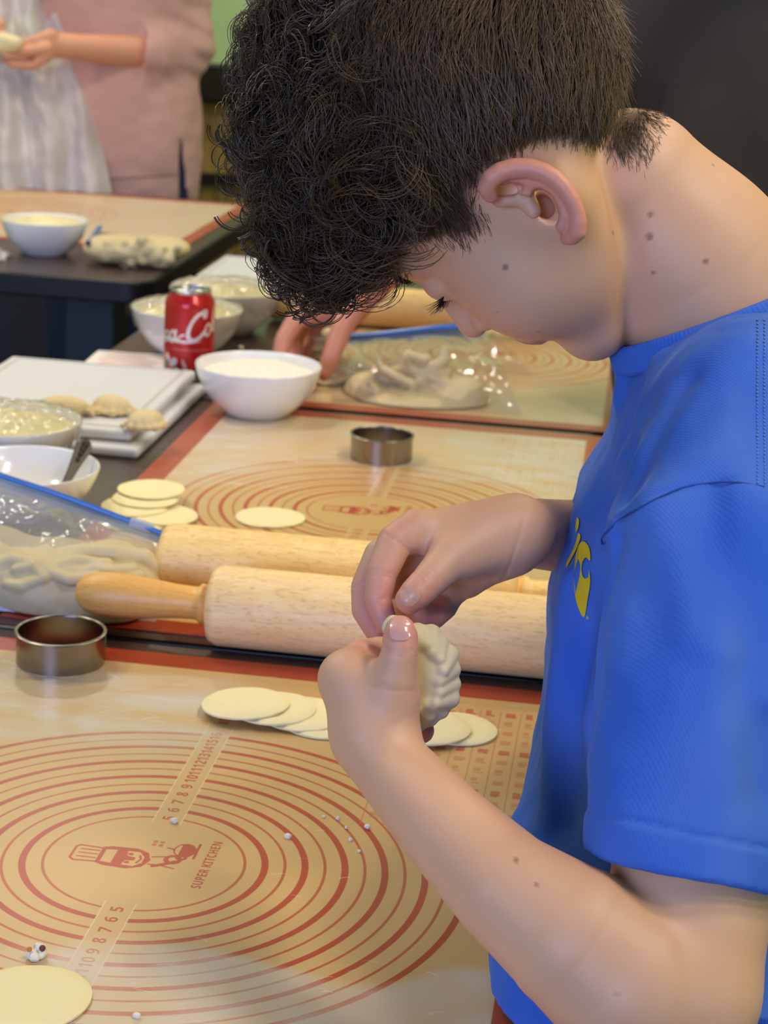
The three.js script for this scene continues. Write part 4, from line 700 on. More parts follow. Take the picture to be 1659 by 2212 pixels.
  const armLGeo = nets(fArmL, alo, ahi, 0.0019, armColor);
  const [blo, bhi] = bounds([at(1640, 900, 1.38), elbowR[0], at(780, 1380, 1.09), at(780, 1160, 1.13), at(1112, 1148, 1.13)], 0.05);
  const armRGeo = nets(fArmR, blo, bhi, 0.0019, armColor);
  // trunk and legs, inside the clothes
  const hip = V(0.245, 0.72, -1.17), chestB = V(0.27, 1.0, -1.18);
  const fTrunk = (x, y, z) => { let d = smin(ell(x, y, z, chestB.x, chestB.y, chestB.z, 0.075, 0.16, 0.105), ell(x, y, z, hip.x, hip.y + 0.02, hip.z, 0.07, 0.13, 0.10), 0.05); d = smin(d, cap(x, y, z, chestB, nk2, 0.05, 0.04), 0.04); for (const s of [-1, 1]) d = smin(d, chain([[V(hip.x, 0.7, hip.z + s * 0.07), 0.062], [V(hip.x + 0.005, 0.4, hip.z + s * 0.085), 0.045], [V(hip.x + 0.02, 0.08, hip.z + s * 0.09), 0.03]])(x, y, z), 0.02); return d; };
  const trunkGeo = nets(fTrunk, V(0.1, 0.02, -1.36), V(0.46, 1.22, -1.0), 0.009, (x, y, z, o) => { o[0] = SKIN.r; o[1] = SKIN.g; o[2] = SKIN.b; });
  const body = merge4([headGeo, armLGeo, armRGeo, trunkGeo]);
  mesh('body', fit(body, BO), skinMat, boy);
  // nails and lashes
  const nailGeo = []; for (const [p, a, b, w] of [[hit(fArmL, 865, 1357, 0.9, 1.2), [865, 1340], [863, 1375], 0.0056], [hit(fArmR, 886, 1288, 0.95, 1.2), [876, 1296], [898, 1278], 0.005]]) {
    const f = p.z === hit(fArmL, 865, 1357, 0.9, 1.2).z ? fArmL : fArmR, n = grad(f, p), t = at(a[0], a[1], 1).sub(at(b[0], b[1], 1)); t.addScaledVector(n, -t.dot(n)).normalize(); const s = new THREE.Vector3().crossVectors(n, t);
    nailGeo.push(sheet((u, v) => { const th = u * 6.2832, sq = Math.pow(Math.abs(Math.cos(th)) ** 3 + Math.abs(Math.sin(th)) ** 3, -1 / 3), x = v * sq * Math.cos(th), y = v * sq * Math.sin(th), k = 1; const q = p.clone().addScaledVector(s, x * w).addScaledVector(t, y * w * 1.15 * k); let d = f(q.x, q.y, q.z); return q.addScaledVector(n, -d + 0.00035 + 0.0002 * (1 - x * x) * (1 - y * y)); }, 28, 8));
  }
  tag(mesh('fingernail', fit(nailGeo[0], BO), phys('#dca293', 0.18, { clearcoat: 0.7, clearcoatRoughness: 0.1, side: THREE.DoubleSide }), boy), 'shiny thumbnail of the left hand');
  tag(mesh('fingernail', fit(nailGeo[1], BO), phys('#d3a184', 0.32, { side: THREE.DoubleSide }), boy), 'thumbnail of the right hand');

  // ---- hair: dark core, curls over the forehead and crown, short sides
  const mass = [[at(1090, 70, 1.11), 0.070], [at(900, 120, 1.10), 0.078], [at(780, 240, 1.10), 0.060], [at(750, 350, 1.095), 0.043], [at(732, 445, 1.10), 0.031], [at(708, 515, 1.10), 0.016], [at(795, 350, 1.09), 0.038], [at(800, 120, 1.15), 0.066], [at(780, 320, 1.16), 0.054], [at(930, 330, 1.075), 0.040], [at(1040, 200, 1.075), 0.040], [at(1000, 60, 1.16), 0.075], [at(722, 140, 1.11), 0.034], [at(694, 240, 1.11), 0.028]];
  const fMass = (x, y, z) => { let d = 1; for (const [c, r] of mass) d = smin(d, sph(x, y, z, c, r), 0.03); return d; };
  const [mlo, mhi] = bounds(mass.map((m) => m[0]), 0.1);
  const core = nets((x, y, z) => fMass(x, y, z) + 0.009 + 0.004 * noise(x * 70, y * 70, z * 70), mlo, mhi, 0.004, (x, y, z, o) => { o[0] = 0.010; o[1] = 0.0075; o[2] = 0.006; });
  const strands = { pos: [], nor: [], col: [], idx: [] };
  const strand = (pts, r0, r1, c) => { // a three-sided hair tube
    const base = strands.pos.length / 3, n = pts.length; let N = null;
    for (let i = 0; i < n; i++) {
      const t = pts[Math.min(n - 1, i + 1)].clone().sub(pts[Math.max(0, i - 1)]).normalize();
      if (!N) N = Math.abs(t.y) < 0.9 ? V(0, 1, 0) : V(1, 0, 0); N = N.clone().addScaledVector(t, -N.dot(t)).normalize(); const B = new THREE.Vector3().crossVectors(t, N), r = mix(r0, r1, Math.pow(i / (n - 1), 1.5));
      for (let s = 0; s < 3; s++) { const a = s * 2.0944, q = N.clone().multiplyScalar(Math.cos(a)).addScaledVector(B, Math.sin(a)); strands.pos.push(pts[i].x + q.x * r - BO.x, pts[i].y + q.y * r - BO.y, pts[i].z + q.z * r - BO.z); strands.nor.push(q.x, q.y, q.z); strands.col.push(c[0], c[1], c[2]); }
      if (i) for (let s = 0; s < 3; s++) { const a = base + (i - 1) * 3 + s, b = base + (i - 1) * 3 + (s + 1) % 3, c2 = a + 3, d = b + 3; strands.idx.push(a, b, d, a, d, c2); }
    }
  };
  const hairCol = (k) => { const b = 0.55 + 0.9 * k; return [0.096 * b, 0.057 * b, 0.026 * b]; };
  // curls: clumps of nearly parallel arcs wound over the mass
  const clumps = 4200;
  for (let q = 0; q < clumps; q++) {
    const m = mass[Math.floor(rnd() * mass.length)], dir = V(rr(-1, 1), rr(-1, 1), rr(-1, 1)).normalize(), p0 = m[0].clone().addScaledVector(dir, m[1]);
    let d0 = fMass(p0.x, p0.y, p0.z); if (d0 < -0.03) continue; for (let i = 0; i < 3; i++) { p0.addScaledVector(grad(fMass, p0, 0.002), -d0); d0 = fMass(p0.x, p0.y, p0.z); }
    const [px, py] = toPx(p0); const n = grad(fMass, p0, 0.002);
    if (px > 1180 || (px > 1010 && py > 150 + (1180 - px) * 0.3) || (px > 790 && py > 450 + (880 - px) * 0.5)) continue;
    if (n.dot(CB) < -0.55 && rnd() < 0.7) continue; // the back and sides are short
    const tight = sm(1050, 720, px + py * 0.1), R = mix(0.024, 0.0095, tight) * rr(0.7, 1.35), turns = mix(1.4, 4.6, tight) * rr(0.6, 1.2);
    let t = V(rr(-1, 1), rr(-1, 1), rr(-1, 1)); if (tight < 0.5) t = V(0, 0, 0).addScaledVector(CR, -0.9 + rr(-0.5, 0.5)).addScaledVector(CU, -0.6 + rr(-0.5, 0.5)); t.addScaledVector(n, -t.dot(n)).normalize();
    const b = new THREE.Vector3().crossVectors(n, t).multiplyScalar(rnd() < 0.5 ? 1 : -1), lean = rr(0.1, 0.75), k0 = rnd(), K = 4 + Math.floor(rnd() * 5), drift = V(rr(-1, 1), rr(-1, 1), rr(-1, 1)).multiplyScalar(0.006);
    const ax = b.clone().addScaledVector(n, lean).normalize();
    for (let s = 0; s < K; s++) {
      const R2 = R * rr(0.85, 1.15), o = p0.clone().add(V(rr(-1, 1), rr(-1, 1), rr(-1, 1)).multiplyScalar(0.0035)).addScaledVector(n, -0.003), pts = [], M = 13, ph = rr(-0.25, 0.25), w = turns * rr(0.85, 1.1);
      for (let i = 0; i < M; i++) { const a = w * i / (M - 1) + ph; pts.push(o.clone().addScaledVector(t, R2 * Math.sin(a)).addScaledVector(ax, R2 * (1 - Math.cos(a))).addScaledVector(drift, i / M)); }
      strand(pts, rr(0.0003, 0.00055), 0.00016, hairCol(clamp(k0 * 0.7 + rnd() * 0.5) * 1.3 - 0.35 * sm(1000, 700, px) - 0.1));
    }
  }
  // loose ringlets that stand off the outline and hang over the forehead
  const loose = [[560, 90], [530, 170], [545, 60], [590, 20], [525, 220], [500, 300], [510, 350], [520, 400], [540, 450], [560, 520], [590, 560], [600, 610], [620, 630], [640, 645], [670, 650], [700, 640], [720, 640], [735, 630], [745, 605], [750, 585], [755, 560], [725, 640], [690, 655], [650, 620], [545, 140], [575, 50], [610, 590], [730, 620]];
  for (const [lx, ly] of loose) for (let c = 0; c < 6; c++) {
    const p = at(lx + rr(-22, 22), ly + rr(-18, 18), 1.095 + rr(-0.02, 0.03)), toC = at(760, 330, 1.1).sub(p).normalize(), R = rr(0.006, 0.0115), a0 = rr(0, 6.28), side = new THREE.Vector3().crossVectors(toC, CB).normalize(), ax = toC.clone().multiplyScalar(rr(-0.3, 0.6)).addScaledVector(CB, rr(-0.6, 0.6)).normalize();
    for (let s = 0; s < 3; s++) { const pts = [], R2 = R * rr(0.9, 1.12), w = rr(3.4, 6.0); for (let i = 0; i < 20; i++) { const a = a0 + w * i / 19; pts.push(p.clone().addScaledVector(side, R2 * Math.cos(a)).addScaledVector(toC, R2 * Math.sin(a) + 0.004 * i / 19).addScaledVector(ax, 0.012 * (i / 19 - 0.5) + 0.0006 * s)); } strand(pts, 0.00036, 0.00018, hairCol(rr(-0.2, 0.6))); }
  }
  // short hair over the sides, the back and round the ears
  const hp = headGeo.attributes.position, hn = headGeo.attributes.normal, short = [];
  for (let i = 0; i < hp.count; i++) { const x = hp.getX(i), y = hp.getY(i), z = hp.getZ(i); if (fHel(x, y, z) < 0.006) continue; const h = toHead(x, y, z); if (h[1] < -0.1) continue; const hd = haired(x, y, z); if (hd < 4 && fMass(x, y, z) > -0.012) short.push([i, hd]); }
  const want = 20000;
  for (let s = 0; s < want && short.length; s++) {
    const [i, hd] = short[Math.floor(rnd() * short.length)], p = V(hp.getX(i) + rr(-0.001, 0.001), hp.getY(i) + rr(-0.001, 0.001), hp.getZ(i) + rr(-0.001, 0.001)), n = V(hn.getX(i), hn.getY(i), hn.getZ(i)), [px, py] = toPx(p);
    // combed: down the nape at the back, forward towards the temple in front
    const w = sm(1000, 1300, px); const t = V(0, 0, 0).addScaledVector(CR, mix(0.25, 0.12, w) + 0.5 * noise(px * 0.014, py * 0.014, 2) + 0.4 * noise(px * 0.05, py * 0.04, 5) - 0.45 * sm(200, -50, py) * (1 - 0.3 * w)).addScaledVector(CU, -1 + 0.2 * noise(px * 0.01, py * 0.01, 7)); t.addScaledVector(n, -t.dot(n)).normalize();
    const deep = sm(0, -150, hd), L = mix(0.006, 0.024, deep) * rr(0.7, 1.3), lift = mix(0.1, 0.3, deep) * rr(0.6, 1.4) * (px > 1250 ? 0.5 : 1), bend = V(rr(-1, 1), rr(-1, 1), rr(-1, 1)).multiplyScalar(0.3), pts = [];
    const M = 6; let q = p.clone().addScaledVector(n, -0.0006 + deep * rr(0, 0.008)); let dcur = t.clone().addScaledVector(n, lift).normalize();
    for (let k = 0; k < M; k++) { pts.push(q.clone()); q = q.clone().addScaledVector(dcur, L / (M - 1)); dcur.addScaledVector(n, -lift * 0.35).addScaledVector(bend, 0.4).normalize(); }
    strand(pts, mix(0.00016, 0.0003, deep), 0.00008, hairCol(0.35 + clamp(rr(0, 0.7) + 0.5 * noise(px * 0.02, py * 0.006, 4) + 0.9 * sm(280, 0, py), 0, 1.6)));  // strands lighten towards the top: overhead light painted into the hair colour
  }
  const hg = new THREE.BufferGeometry(); hg.setAttribute('position', new THREE.Float32BufferAttribute(strands.pos, 3)); hg.setAttribute('normal', new THREE.Float32BufferAttribute(strands.nor, 3)); hg.setAttribute('color', new THREE.Float32BufferAttribute(strands.col, 3)); hg.setIndex(strands.idx);
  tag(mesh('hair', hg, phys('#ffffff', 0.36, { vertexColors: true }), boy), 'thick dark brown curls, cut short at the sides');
  mesh('inner_hair', fit(core, BO), std('#ffffff', 1, { vertexColors: true }), boy);
  // brow and lashes
  const sv = strands.pos.length; strands.pos = []; strands.nor = []; strands.col = []; strands.idx = [];
  for (const sgn of [-1, 1]) {
    for (let i = 0; i < 26; i++) { const a = i / 25, p = fromHead(mix(0.0765, 0.060, a * a), mix(-0.0135, -0.0155, a), sgn * mix(0.019, 0.0435, a)), out = fx.clone().addScaledVector(rz, sgn * mix(-0.1, 0.6, a)).addScaledVector(uy, mix(-1.0, 0.5, a)).normalize(), pts = []; p.copy(fromHead(0.0715 + 0.0138 * 0.86 * Math.cos((a - 0.42) * 2.0), -0.0085 - 0.0055, sgn * (0.031 + 0.0138 * 0.86 * Math.sin((a - 0.42) * 2.0)))); for (let k = 0; k < 5; k++) { const t = k / 4; pts.push(p.clone().addScaledVector(out, t * 0.0112 * rr(0.85, 1.1)).addScaledVector(uy, 0.003 * t * t)); } strand(pts, 0.0003, 0.00008, [0.012, 0.009, 0.008]); }
    for (let i = 0; i < 130; i++) { const a = rnd(), p = fromHead(mix(0.096, 0.075, a * a), mix(0.0085, 0.013, Math.sin(a * 2.6)) + rr(-0.003, 0.003), sgn * mix(0.010, 0.044, a)); let d = fHead(p.x, p.y, p.z); const n = grad(fHead, p); p.addScaledVector(n, -d); const t = rz.clone().multiplyScalar(sgn).addScaledVector(uy, 0.35).addScaledVector(n, 0.15); t.normalize(); const pts = [0, 1, 2].map((k) => p.clone().addScaledVector(t, k * 0.0028)); strand(pts, 0.0002, 0.00006, [0.03, 0.018, 0.012]); }
  }
  const lg = new THREE.BufferGeometry(); lg.setAttribute('position', new THREE.Float32BufferAttribute(strands.pos, 3)); lg.setAttribute('normal', new THREE.Float32BufferAttribute(strands.nor, 3)); lg.setAttribute('color', new THREE.Float32BufferAttribute(strands.col, 3)); lg.setIndex(strands.idx);
  mesh('eyelashes_and_brows', lg, phys('#ffffff', 0.4, { vertexColors: true }), boy);

  // ---- blue t-shirt
  const K = (px, py, d) => at(px, py, d);
  const A = armL, colN = nk2.clone().sub(nk1).normalize();
  // trunk sections from the shoulders to the hem: front edge as seen, depth of the chest, half width
  const rowsDef = [[1388, 790, 0.10, 0.085, 1.15], [1366, 900, 0.115, 0.12, 1.15], [1350, 1000, 0.125, 0.145, 1.14], [1275, 1120, 0.135, 0.155, 1.14], [1240, 1250, 0.14, 0.16, 1.13], [1218, 1380, 0.14, 0.16, 1.12], [1210, 1500, 0.14, 0.16, 1.11], [1212, 1650, 0.14, 0.165, 1.09], [1200, 1800, 0.14, 0.17, 1.06], [1184, 1960, 0.15, 0.182, 1.035, 0.3], [1228, 2070, 0.17, 0.225, 1.015, 0.46]];
  const rows = rowsDef.map(([px, py, t, w, d, sh = 0.1]) => { const p = at(px - 8, py, d); return { y: p.y, x: p.x, t, w, sh, z: -1.075 - 0.075 * sm(0.80, 1.05, p.y) }; });
  const low = rows[rows.length - 1]; // over the table edge the hem is pushed back and hangs down behind it
  rows.push({ ...low, y: TABLE + 0.01, x: low.x + 0.004 }, { ...low, y: TABLE - 0.004, x: 0.15, t: 0.105, sh: 0.12 }, { ...low, y: TABLE - 0.06, x: 0.152, t: 0.105, sh: 0.12 }); rows.sort((a, b) => a.y - b.y);
  const yBot = rows[0].y, yTop = rows[rows.length - 1].y;
  const rowAt = (y) => { let i = 0; while (i < rows.length - 2 && rows[i + 1].y < y) i++; const a = rows[i], b = rows[i + 1], t = (y - a.y) / (b.y - a.y); return [mix(a.x, b.x, t), mix(a.z, b.z, t), mix(a.t, b.t, t), mix(a.w, b.w, t), mix(a.sh, b.sh, t)]; };
  const fTorso = (x, y, z) => { const yy = clamp(y, yBot, yTop), [fxx, fzz, th, wd, sh] = rowAt(yy); const cx = fxx + th, u = (x - cx) * 0.98 + (z - fzz) * sh, w = (z - fzz) * 0.99 - (x - cx) * 0.1; const a = Math.abs(u / th), b = Math.abs(w / wd), k = Math.pow(Math.pow(a, 2.7) + Math.pow(b, 2.7), 1 / 2.7); let d = (k - 1) * Math.min(th, wd) * 0.85; d = smax(d, y - yTop - 0.015, 0.03); return d; };
  const slv = chain([J(1650, 940, 1.05, 0.062), J(1565, 1200, 1.0, 0.0605), J(1512, 1500, 0.975, 0.0545), J(1482, 1800, 0.962, 0.0525), J(1472, 2000, 0.958, 0.0525)]);
  const yoke = chain([[at(1600, 800, 1.15), 0.05], [at(1640, 930, 1.08), 0.062]]), yokeR = chain([[at(1600, 800, 1.19), 0.06], [at(1640, 900, 1.3), 0.065], [at(1600, 1150, 1.31), 0.06]]);
  const hemP = at(1455, 1878, 0.965), hemN = at(1455, 2000, 0.958).sub(at(1468, 1800, 0.962)).normalize(); hemN.addScaledVector(CR, -0.12).normalize();
  const fold = (f, pts, A0, sg) => { const q = pts.map(([px, py]) => hit(f, px, py)); const [lo, hi] = bounds(q, sg * 3), ch = chain(q.map((p) => [p, 0])); return (x, y, z) => x < lo.x || y < lo.y || z < lo.z || x > hi.x || y > hi.y || z > hi.z ? 0 : A0 * Math.exp(-((ch(x, y, z) / sg) ** 2)); };
  const fBase = (x, y, z) => { let d = fTorso(x, y, z); d = smin(d, yoke(x, y, z), 0.035); d = smin(d, yokeR(x, y, z), 0.04); const s = smax(slv(x, y, z), (x - hemP.x) * hemN.x + (y - hemP.y) * hemN.y + (z - hemP.z) * hemN.z, 0.004); return smin(d, s, 0.022); };
  const folds = [
    fold(fBase, [[1330, 1170], [1305, 1300], [1285, 1480], [1272, 1600]], -0.005, 0.006),
    fold(fBase, [[1235, 1260], [1215, 1420], [1195, 1600], [1172, 1800]], 0.006, 0.009),
    fold(fBase, [[1265, 1360], [1240, 1560], [1222, 1760]], -0.006, 0.009),
    fold(fBase, [[1420, 790], [1390, 900], [1350, 1010], [1325, 1140]], 0.004, 0.012),
    fold(fBase, [[1480, 830], [1420, 930], [1360, 1060]], -0.003, 0.012),
    fold(fBase, [[1590, 1060], [1590, 1200], [1570, 1400]], 0.0035, 0.012),
    fold(fBase, [[1540, 1060], [1600, 1300], [1640, 1550], [1650, 1700]], -0.004, 0.014),
    fold(fBase, [[1655, 1100], [1650, 1300], [1658, 1500]], 0.004, 0.012),
    fold(fBase, [[1345, 1190], [1400, 1290], [1430, 1420]], -0.0025, 0.016),
    fold(fBase, [[1390, 1080], [1450, 1200], [1480, 1360]], 0.002, 0.014),
    fold(fBase, [[1270, 1560], [1330, 1660], [1350, 1780]], 0.002, 0.014),
    fold(fBase, [[1350, 790], [1340, 860]], 0.003, 0.008)];
  const seamPts = [[1652, 1052], [1590, 1042], [1530, 1044], [1480, 1052], [1430, 1072], [1380, 1098], [1340, 1122], [1312, 1148], [1300, 1175]];
  const seamGroove = fold(fBase, seamPts, -0.0016, 0.0028);
  const hemDist = (x, y, z) => (x - hemP.x) * hemN.x + (y - hemP.y) * hemN.y + (z - hemP.z) * hemN.z;
  const neckCut = (x, y, z) => smin(cap(x, y, z, nk0, nk1, 0.052, 0.0555), cap(x, y, z, nk1, nk2, 0.0555, 0.070), 0.03);
  const fShirtOut = (x, y, z) => { let d = fBase(x, y, z); if (d > 0.05 || d < -0.05) return d; for (const f of folds) d -= 1.4 * f(x, y, z); d -= seamGroove(x, y, z); d -= 0.003 * noise(x * 22, y * 10, z * 22) + 0.0008 * noise(x * 60, y * 40, z * 60); const hd = hemDist(x, y, z); if (slv(x, y, z) < 0.02) d += 0.0011 * Math.exp(-(((hd + 0.022) / 0.0016) ** 2)) - 0.0006 * sm(-0.022, -0.019, hd); return d; };
  const cavity = chain([J(1486, 1720, 0.963, 0.0435), J(1472, 2000, 0.958, 0.0435)]);
  const fShirt = (x, y, z) => { let d = fShirtOut(x, y, z); d = smax(d, -cavity(x, y, z), 0.002); d = smax(d, -neckCut(x, y, z), 0.003); d = smax(d, yBot + 0.02 - y, 0.004); return d; };
  const [slo, shi] = bounds([V(Math.min(...rows.map((r) => r.x)) - 0.02, yBot, -1.34), V(0.52, 1.2, -0.9), at(1262, 1820, 0.965), hemP, at(1300, 1100, 1.1)], 0.085);
  const blues = [new THREE.Color('#2e64c4'), new THREE.Color('#7f9fd6')];
  const shirtGeo = nets(fShirt, slo, shi, 0.0026, (x, y, z, o) => { const n = 0.30 + 0.55 * fbm(x * 16, y * 8, z * 16, 4) + 0.25 * sm(0.86, 1.12, y) * 0; const t = clamp(n - 0.2) * 0.7; o[0] = mix(blues[0].r, blues[1].r, t); o[1] = mix(blues[0].g, blues[1].g, t); o[2] = mix(blues[0].b, blues[1].b, t); });
  const knit = dataTex(64, 64, (u, v, o) => { o[0] = o[1] = o[2] = 128 + 84 * Math.sin(u * 6.2832 * 8) + 26 * Math.sin(v * 6.2832 * 8 + 3 * Math.sin(u * 6.2832 * 8)); }, false);
  { const p = shirtGeo.attributes.position, uv = new Float32Array(p.count * 2); for (let i = 0; i < p.count; i++) { uv[2 * i] = (p.getX(i) * 0.8 - p.getZ(i) * 0.6) / 0.0104; uv[2 * i + 1] = p.getY(i) / 0.0104; } shirtGeo.setAttribute('uv', new THREE.BufferAttribute(uv, 2)); }
  const cloth = phys('#ffffff', 0.85, { vertexColors: true, bumpMap: knit, bumpScale: 0.00013, sheen: 0.5, sheenRoughness: 0.5, sheenColor: new THREE.Color('#9db6e6') });

  const shirt = mesh('t_shirt', fit(shirtGeo, BO), cloth, boy);
  const onShirt = (px, py, out) => { const p = hit(fShirtOut, px, py); return p.addScaledVector(grad(fShirtOut, p), out).sub(BO); };
  // rib of the collar, seams and stitches, and the yellow prints on the chest
  const blueSeam = std('#2c4f96', 0.85);
  mesh('shoulder_seam', tube(seamPts.map(([x, y]) => onShirt(x, y, 0.0001)), 0.0006, 90, 5), blueSeam, shirt);
  const stitch = []; for (let i = 0; i < 46; i++) { const y = 690 + i * 7.8; for (const dx of [-6, 9]) { const p = onShirt(1641 + dx + (i % 2), y, 0.0003), q = onShirt(1641 + dx + 2, y + 4, 0.0003); stitch.push(tube([p, p.clone().lerp(q, 0.5), q], 0.00035, 2, 4)); } }
  mesh('stitching', merge(stitch), std('#6f90cf', 0.8), shirt);
  // ribbed collar: a band hugging the neck in a tilted plane
  {
    const C0 = at(1535, 705, 1.15), front = at(1362, 772, 1.15), e1 = front.clone().sub(C0).normalize(), side = at(1505, 742, 1.085).sub(C0), nn = new THREE.Vector3().crossVectors(e1, side).normalize(), e2 = new THREE.Vector3().crossVectors(nn, e1);
    const ring = (u, h) => { const th = u * Math.PI * 2, dir = e1.clone().multiplyScalar(Math.cos(th)).addScaledVector(e2, Math.sin(th)), o = C0.clone().addScaledVector(nn, h); let t = 0.02; for (let i = 0; i < 60; i++) { const q = o.clone().addScaledVector(dir, t), d = neckCut(q.x, q.y, q.z) - 0.002; if (d > 0) break; t += Math.max(-d * 0.8, 0.0005); } return [o, dir, t]; };
    const up = nn.dot(nk0.clone().sub(nk2)) > 0 ? 1 : -1, prof = [[-0.009, 0.0075], [-0.006, 0.0085], [0.004, 0.0055], [0.0075, 0.0035], [0.009, 0.0012], [0.0075, -0.001], [0.0, 0.0]];
    const band = sheet((u, v) => { const k = v * (prof.length - 1), i = Math.min(prof.length - 2, Math.floor(k)), f = k - i, h = mix(prof[i][0], prof[i + 1][0], f), out = mix(prof[i][1], prof[i + 1][1], f); const [o, dir, t] = ring(u, up * h); return o.addScaledVector(dir, t + out + 0.00035 * Math.sin(u * 6.283 * 150)).sub(BO); }, 450, 18);
    mesh('collar', band, std('#3a6cc4', 0.9, { side: THREE.DoubleSide }), shirt);
  }
  const yellow = std('#e6c81e', 0.6, { side: THREE.DoubleSide });
  const print = (poly, hole) => { const s = new THREE.Shape(poly.map(([x, y]) => new THREE.Vector2(x, y))); if (hole) s.holes.push(new THREE.Path(hole.map(([x, y]) => new THREE.Vector2(x, y)))); let g = new THREE.ShapeGeometry(s); const p = g.attributes.position; for (let i = 0; i < p.count; i++) { const q = onShirt(p.getX(i), p.getY(i), 0.0007); p.setXYZ(i, q.x, q.y, q.z); } g.computeVertexNormals(); return g; };
  const dense = (poly, n) => { const c = new THREE.CatmullRomCurve3(poly.map(([x, y]) => V(x, y, 0)), true, 'centripetal'); return c.getPoints(n).slice(0, -1).map((p) => [p.x, p.y]); };
  mesh('chest_print', print(dense([[1262, 1170], [1274, 1182], [1276, 1212], [1268, 1205], [1260, 1216], [1258, 1236], [1264, 1250], [1272, 1248], [1274, 1232], [1277, 1256], [1272, 1290], [1262, 1333], [1252, 1318], [1243, 1285], [1241, 1245], [1246, 1200], [1254, 1176]], 90)), yellow, shirt);
  mesh('chest_lettering', merge([print(dense([[1249, 1118], [1253, 1125], [1250, 1145], [1246, 1150]], 24)), print(dense([[1252, 1152], [1256, 1158], [1248, 1185], [1238, 1205], [1226, 1226], [1225, 1220], [1238, 1192], [1246, 1172]], 40))]), yellow, shirt);
  mesh('trade_mark', print(dense([[1268, 1331], [1273, 1331], [1273, 1337], [1268, 1337]], 12)), std('#a9b25e', 0.7, { side: THREE.DoubleSide }), shirt);
  // trousers and shoes, out of the picture below the table
  const trouser = nets((x, y, z) => smax(smax(fTrunk(x, y, z) - 0.014, y - 0.80, 0.004), 0.09 - y, 0.004), V(0.08, 0.06, -1.38), V(0.48, 0.84, -0.98), 0.009);
  mesh('trousers', fit(trouser, BO), std('#2b3140', 0.85), boy);
  for (const s of [-1, 1]) { const z = -1.17 + s * 0.09; mesh('shoe', fit(nets((x, y, zz) => smax(smin(ell(x, y, zz, 0.19, 0.035, z, 0.075, 0.04, 0.038), ell(x, y, zz, 0.255, 0.05, z, 0.045, 0.055, 0.038), 0.03), -y, 0.004), V(0.08, -0.01, z - 0.06), V(0.34, 0.13, z + 0.06), 0.006), BO), std('#2a2a2c', 0.6), boy); }

  // ---- the dumpling in his hands
  const held = [], C = (px, py, d) => at(px, py, d);
  const rim = [[902, 1366], [930, 1371], [953, 1388], [968, 1415], [976, 1446], [977, 1478], [970, 1508], [952, 1534], [926, 1550], [900, 1562]];
  const beads = rim.slice(0, -1).map(([x, y], i) => { const [x2, y2] = rim[i + 1], k = 0.34 + 0.08 * Math.sin(i * 1.9); return [C(x + 2 * Math.sin(i * 2.6), y, 1.040 + 0.0015 * Math.sin(i * 3.1)), C(mix(x2, 908, k), mix(y2, 1460, k * 0.8), 1.0285), 0.0054 + 0.0007 * Math.sin(i * 2.3)]; });
  beads.push([C(944, 1498, 1.03), C(922, 1546, 1.036), 0.0034], [C(900, 1560, 1.04), C(925, 1546, 1.034), 0.006]);
  const nrm = CB.clone();
  const belly = C(914, 1462, 1.038), bu = V(0, 0, 0).addScaledVector(CR, 0.10).addScaledVector(CU, 1).normalize(), bw = new THREE.Vector3().crossVectors(bu, CB).normalize();
  const flap = chain([[C(838, 1358, 1.024), 0.003], [C(850, 1344, 1.024), 0.0032], [C(868, 1346, 1.022), 0.003]]), flap2 = chain([[C(850, 1352, 1.026), 0.005], [C(890, 1390, 1.034), 0.008]]);
  const fD = (x, y, z) => { const a = x - belly.x, b = y - belly.y, c = z - belly.z; const U = a * bu.x + b * bu.y + c * bu.z, W = a * bw.x + b * bw.y + c * bw.z, Nn = a * CB.x + b * CB.y + c * CB.z; let d = ell(W, U, Nn, 0, 0, 0, 0.0150, 0.0250, 0.0125); d += 0.0012 * noise(x * 90, y * 90, z * 90); for (const [p, q, r] of beads) d = smin(d, cap(x, y, z, p, q, r, r * 0.62), 0.0022); d = smin(d, flap2(x, y, z), 0.006); return smin(d, flap(x, y, z), 0.004); };
  const [dlo, dhi] = bounds([C(830, 1335, 1.02), C(980, 1570, 1.05), belly], 0.02);
  const dg = nets(fD, dlo, dhi, 0.0011); const dm = mesh('dumpling', fit(dg, belly), std('#dccda6', 0.62)); dm.position.copy(belly);
  tag(dm, 'half-moon dumpling with braided rim held in the boy\'s hands', 'dumpling');
}
function merge4(list) { // merge indexed meshes that carry colours
  const out = list.map((g) => { const o = new THREE.BufferGeometry(); for (const k of ['position', 'normal', 'color']) o.setAttribute(k, g.attributes[k]); o.setIndex(g.index); return o; }); return mergeGeometries(out);
}
const addColor = (g, c) => { const a = new Float32Array(g.attributes.position.count * 3); for (let i = 0; i < a.length; i += 3) { a[i] = c.r; a[i + 1] = c.g; a[i + 2] = c.b; } g.setAttribute('color', new THREE.BufferAttribute(a, 3)); return g; };

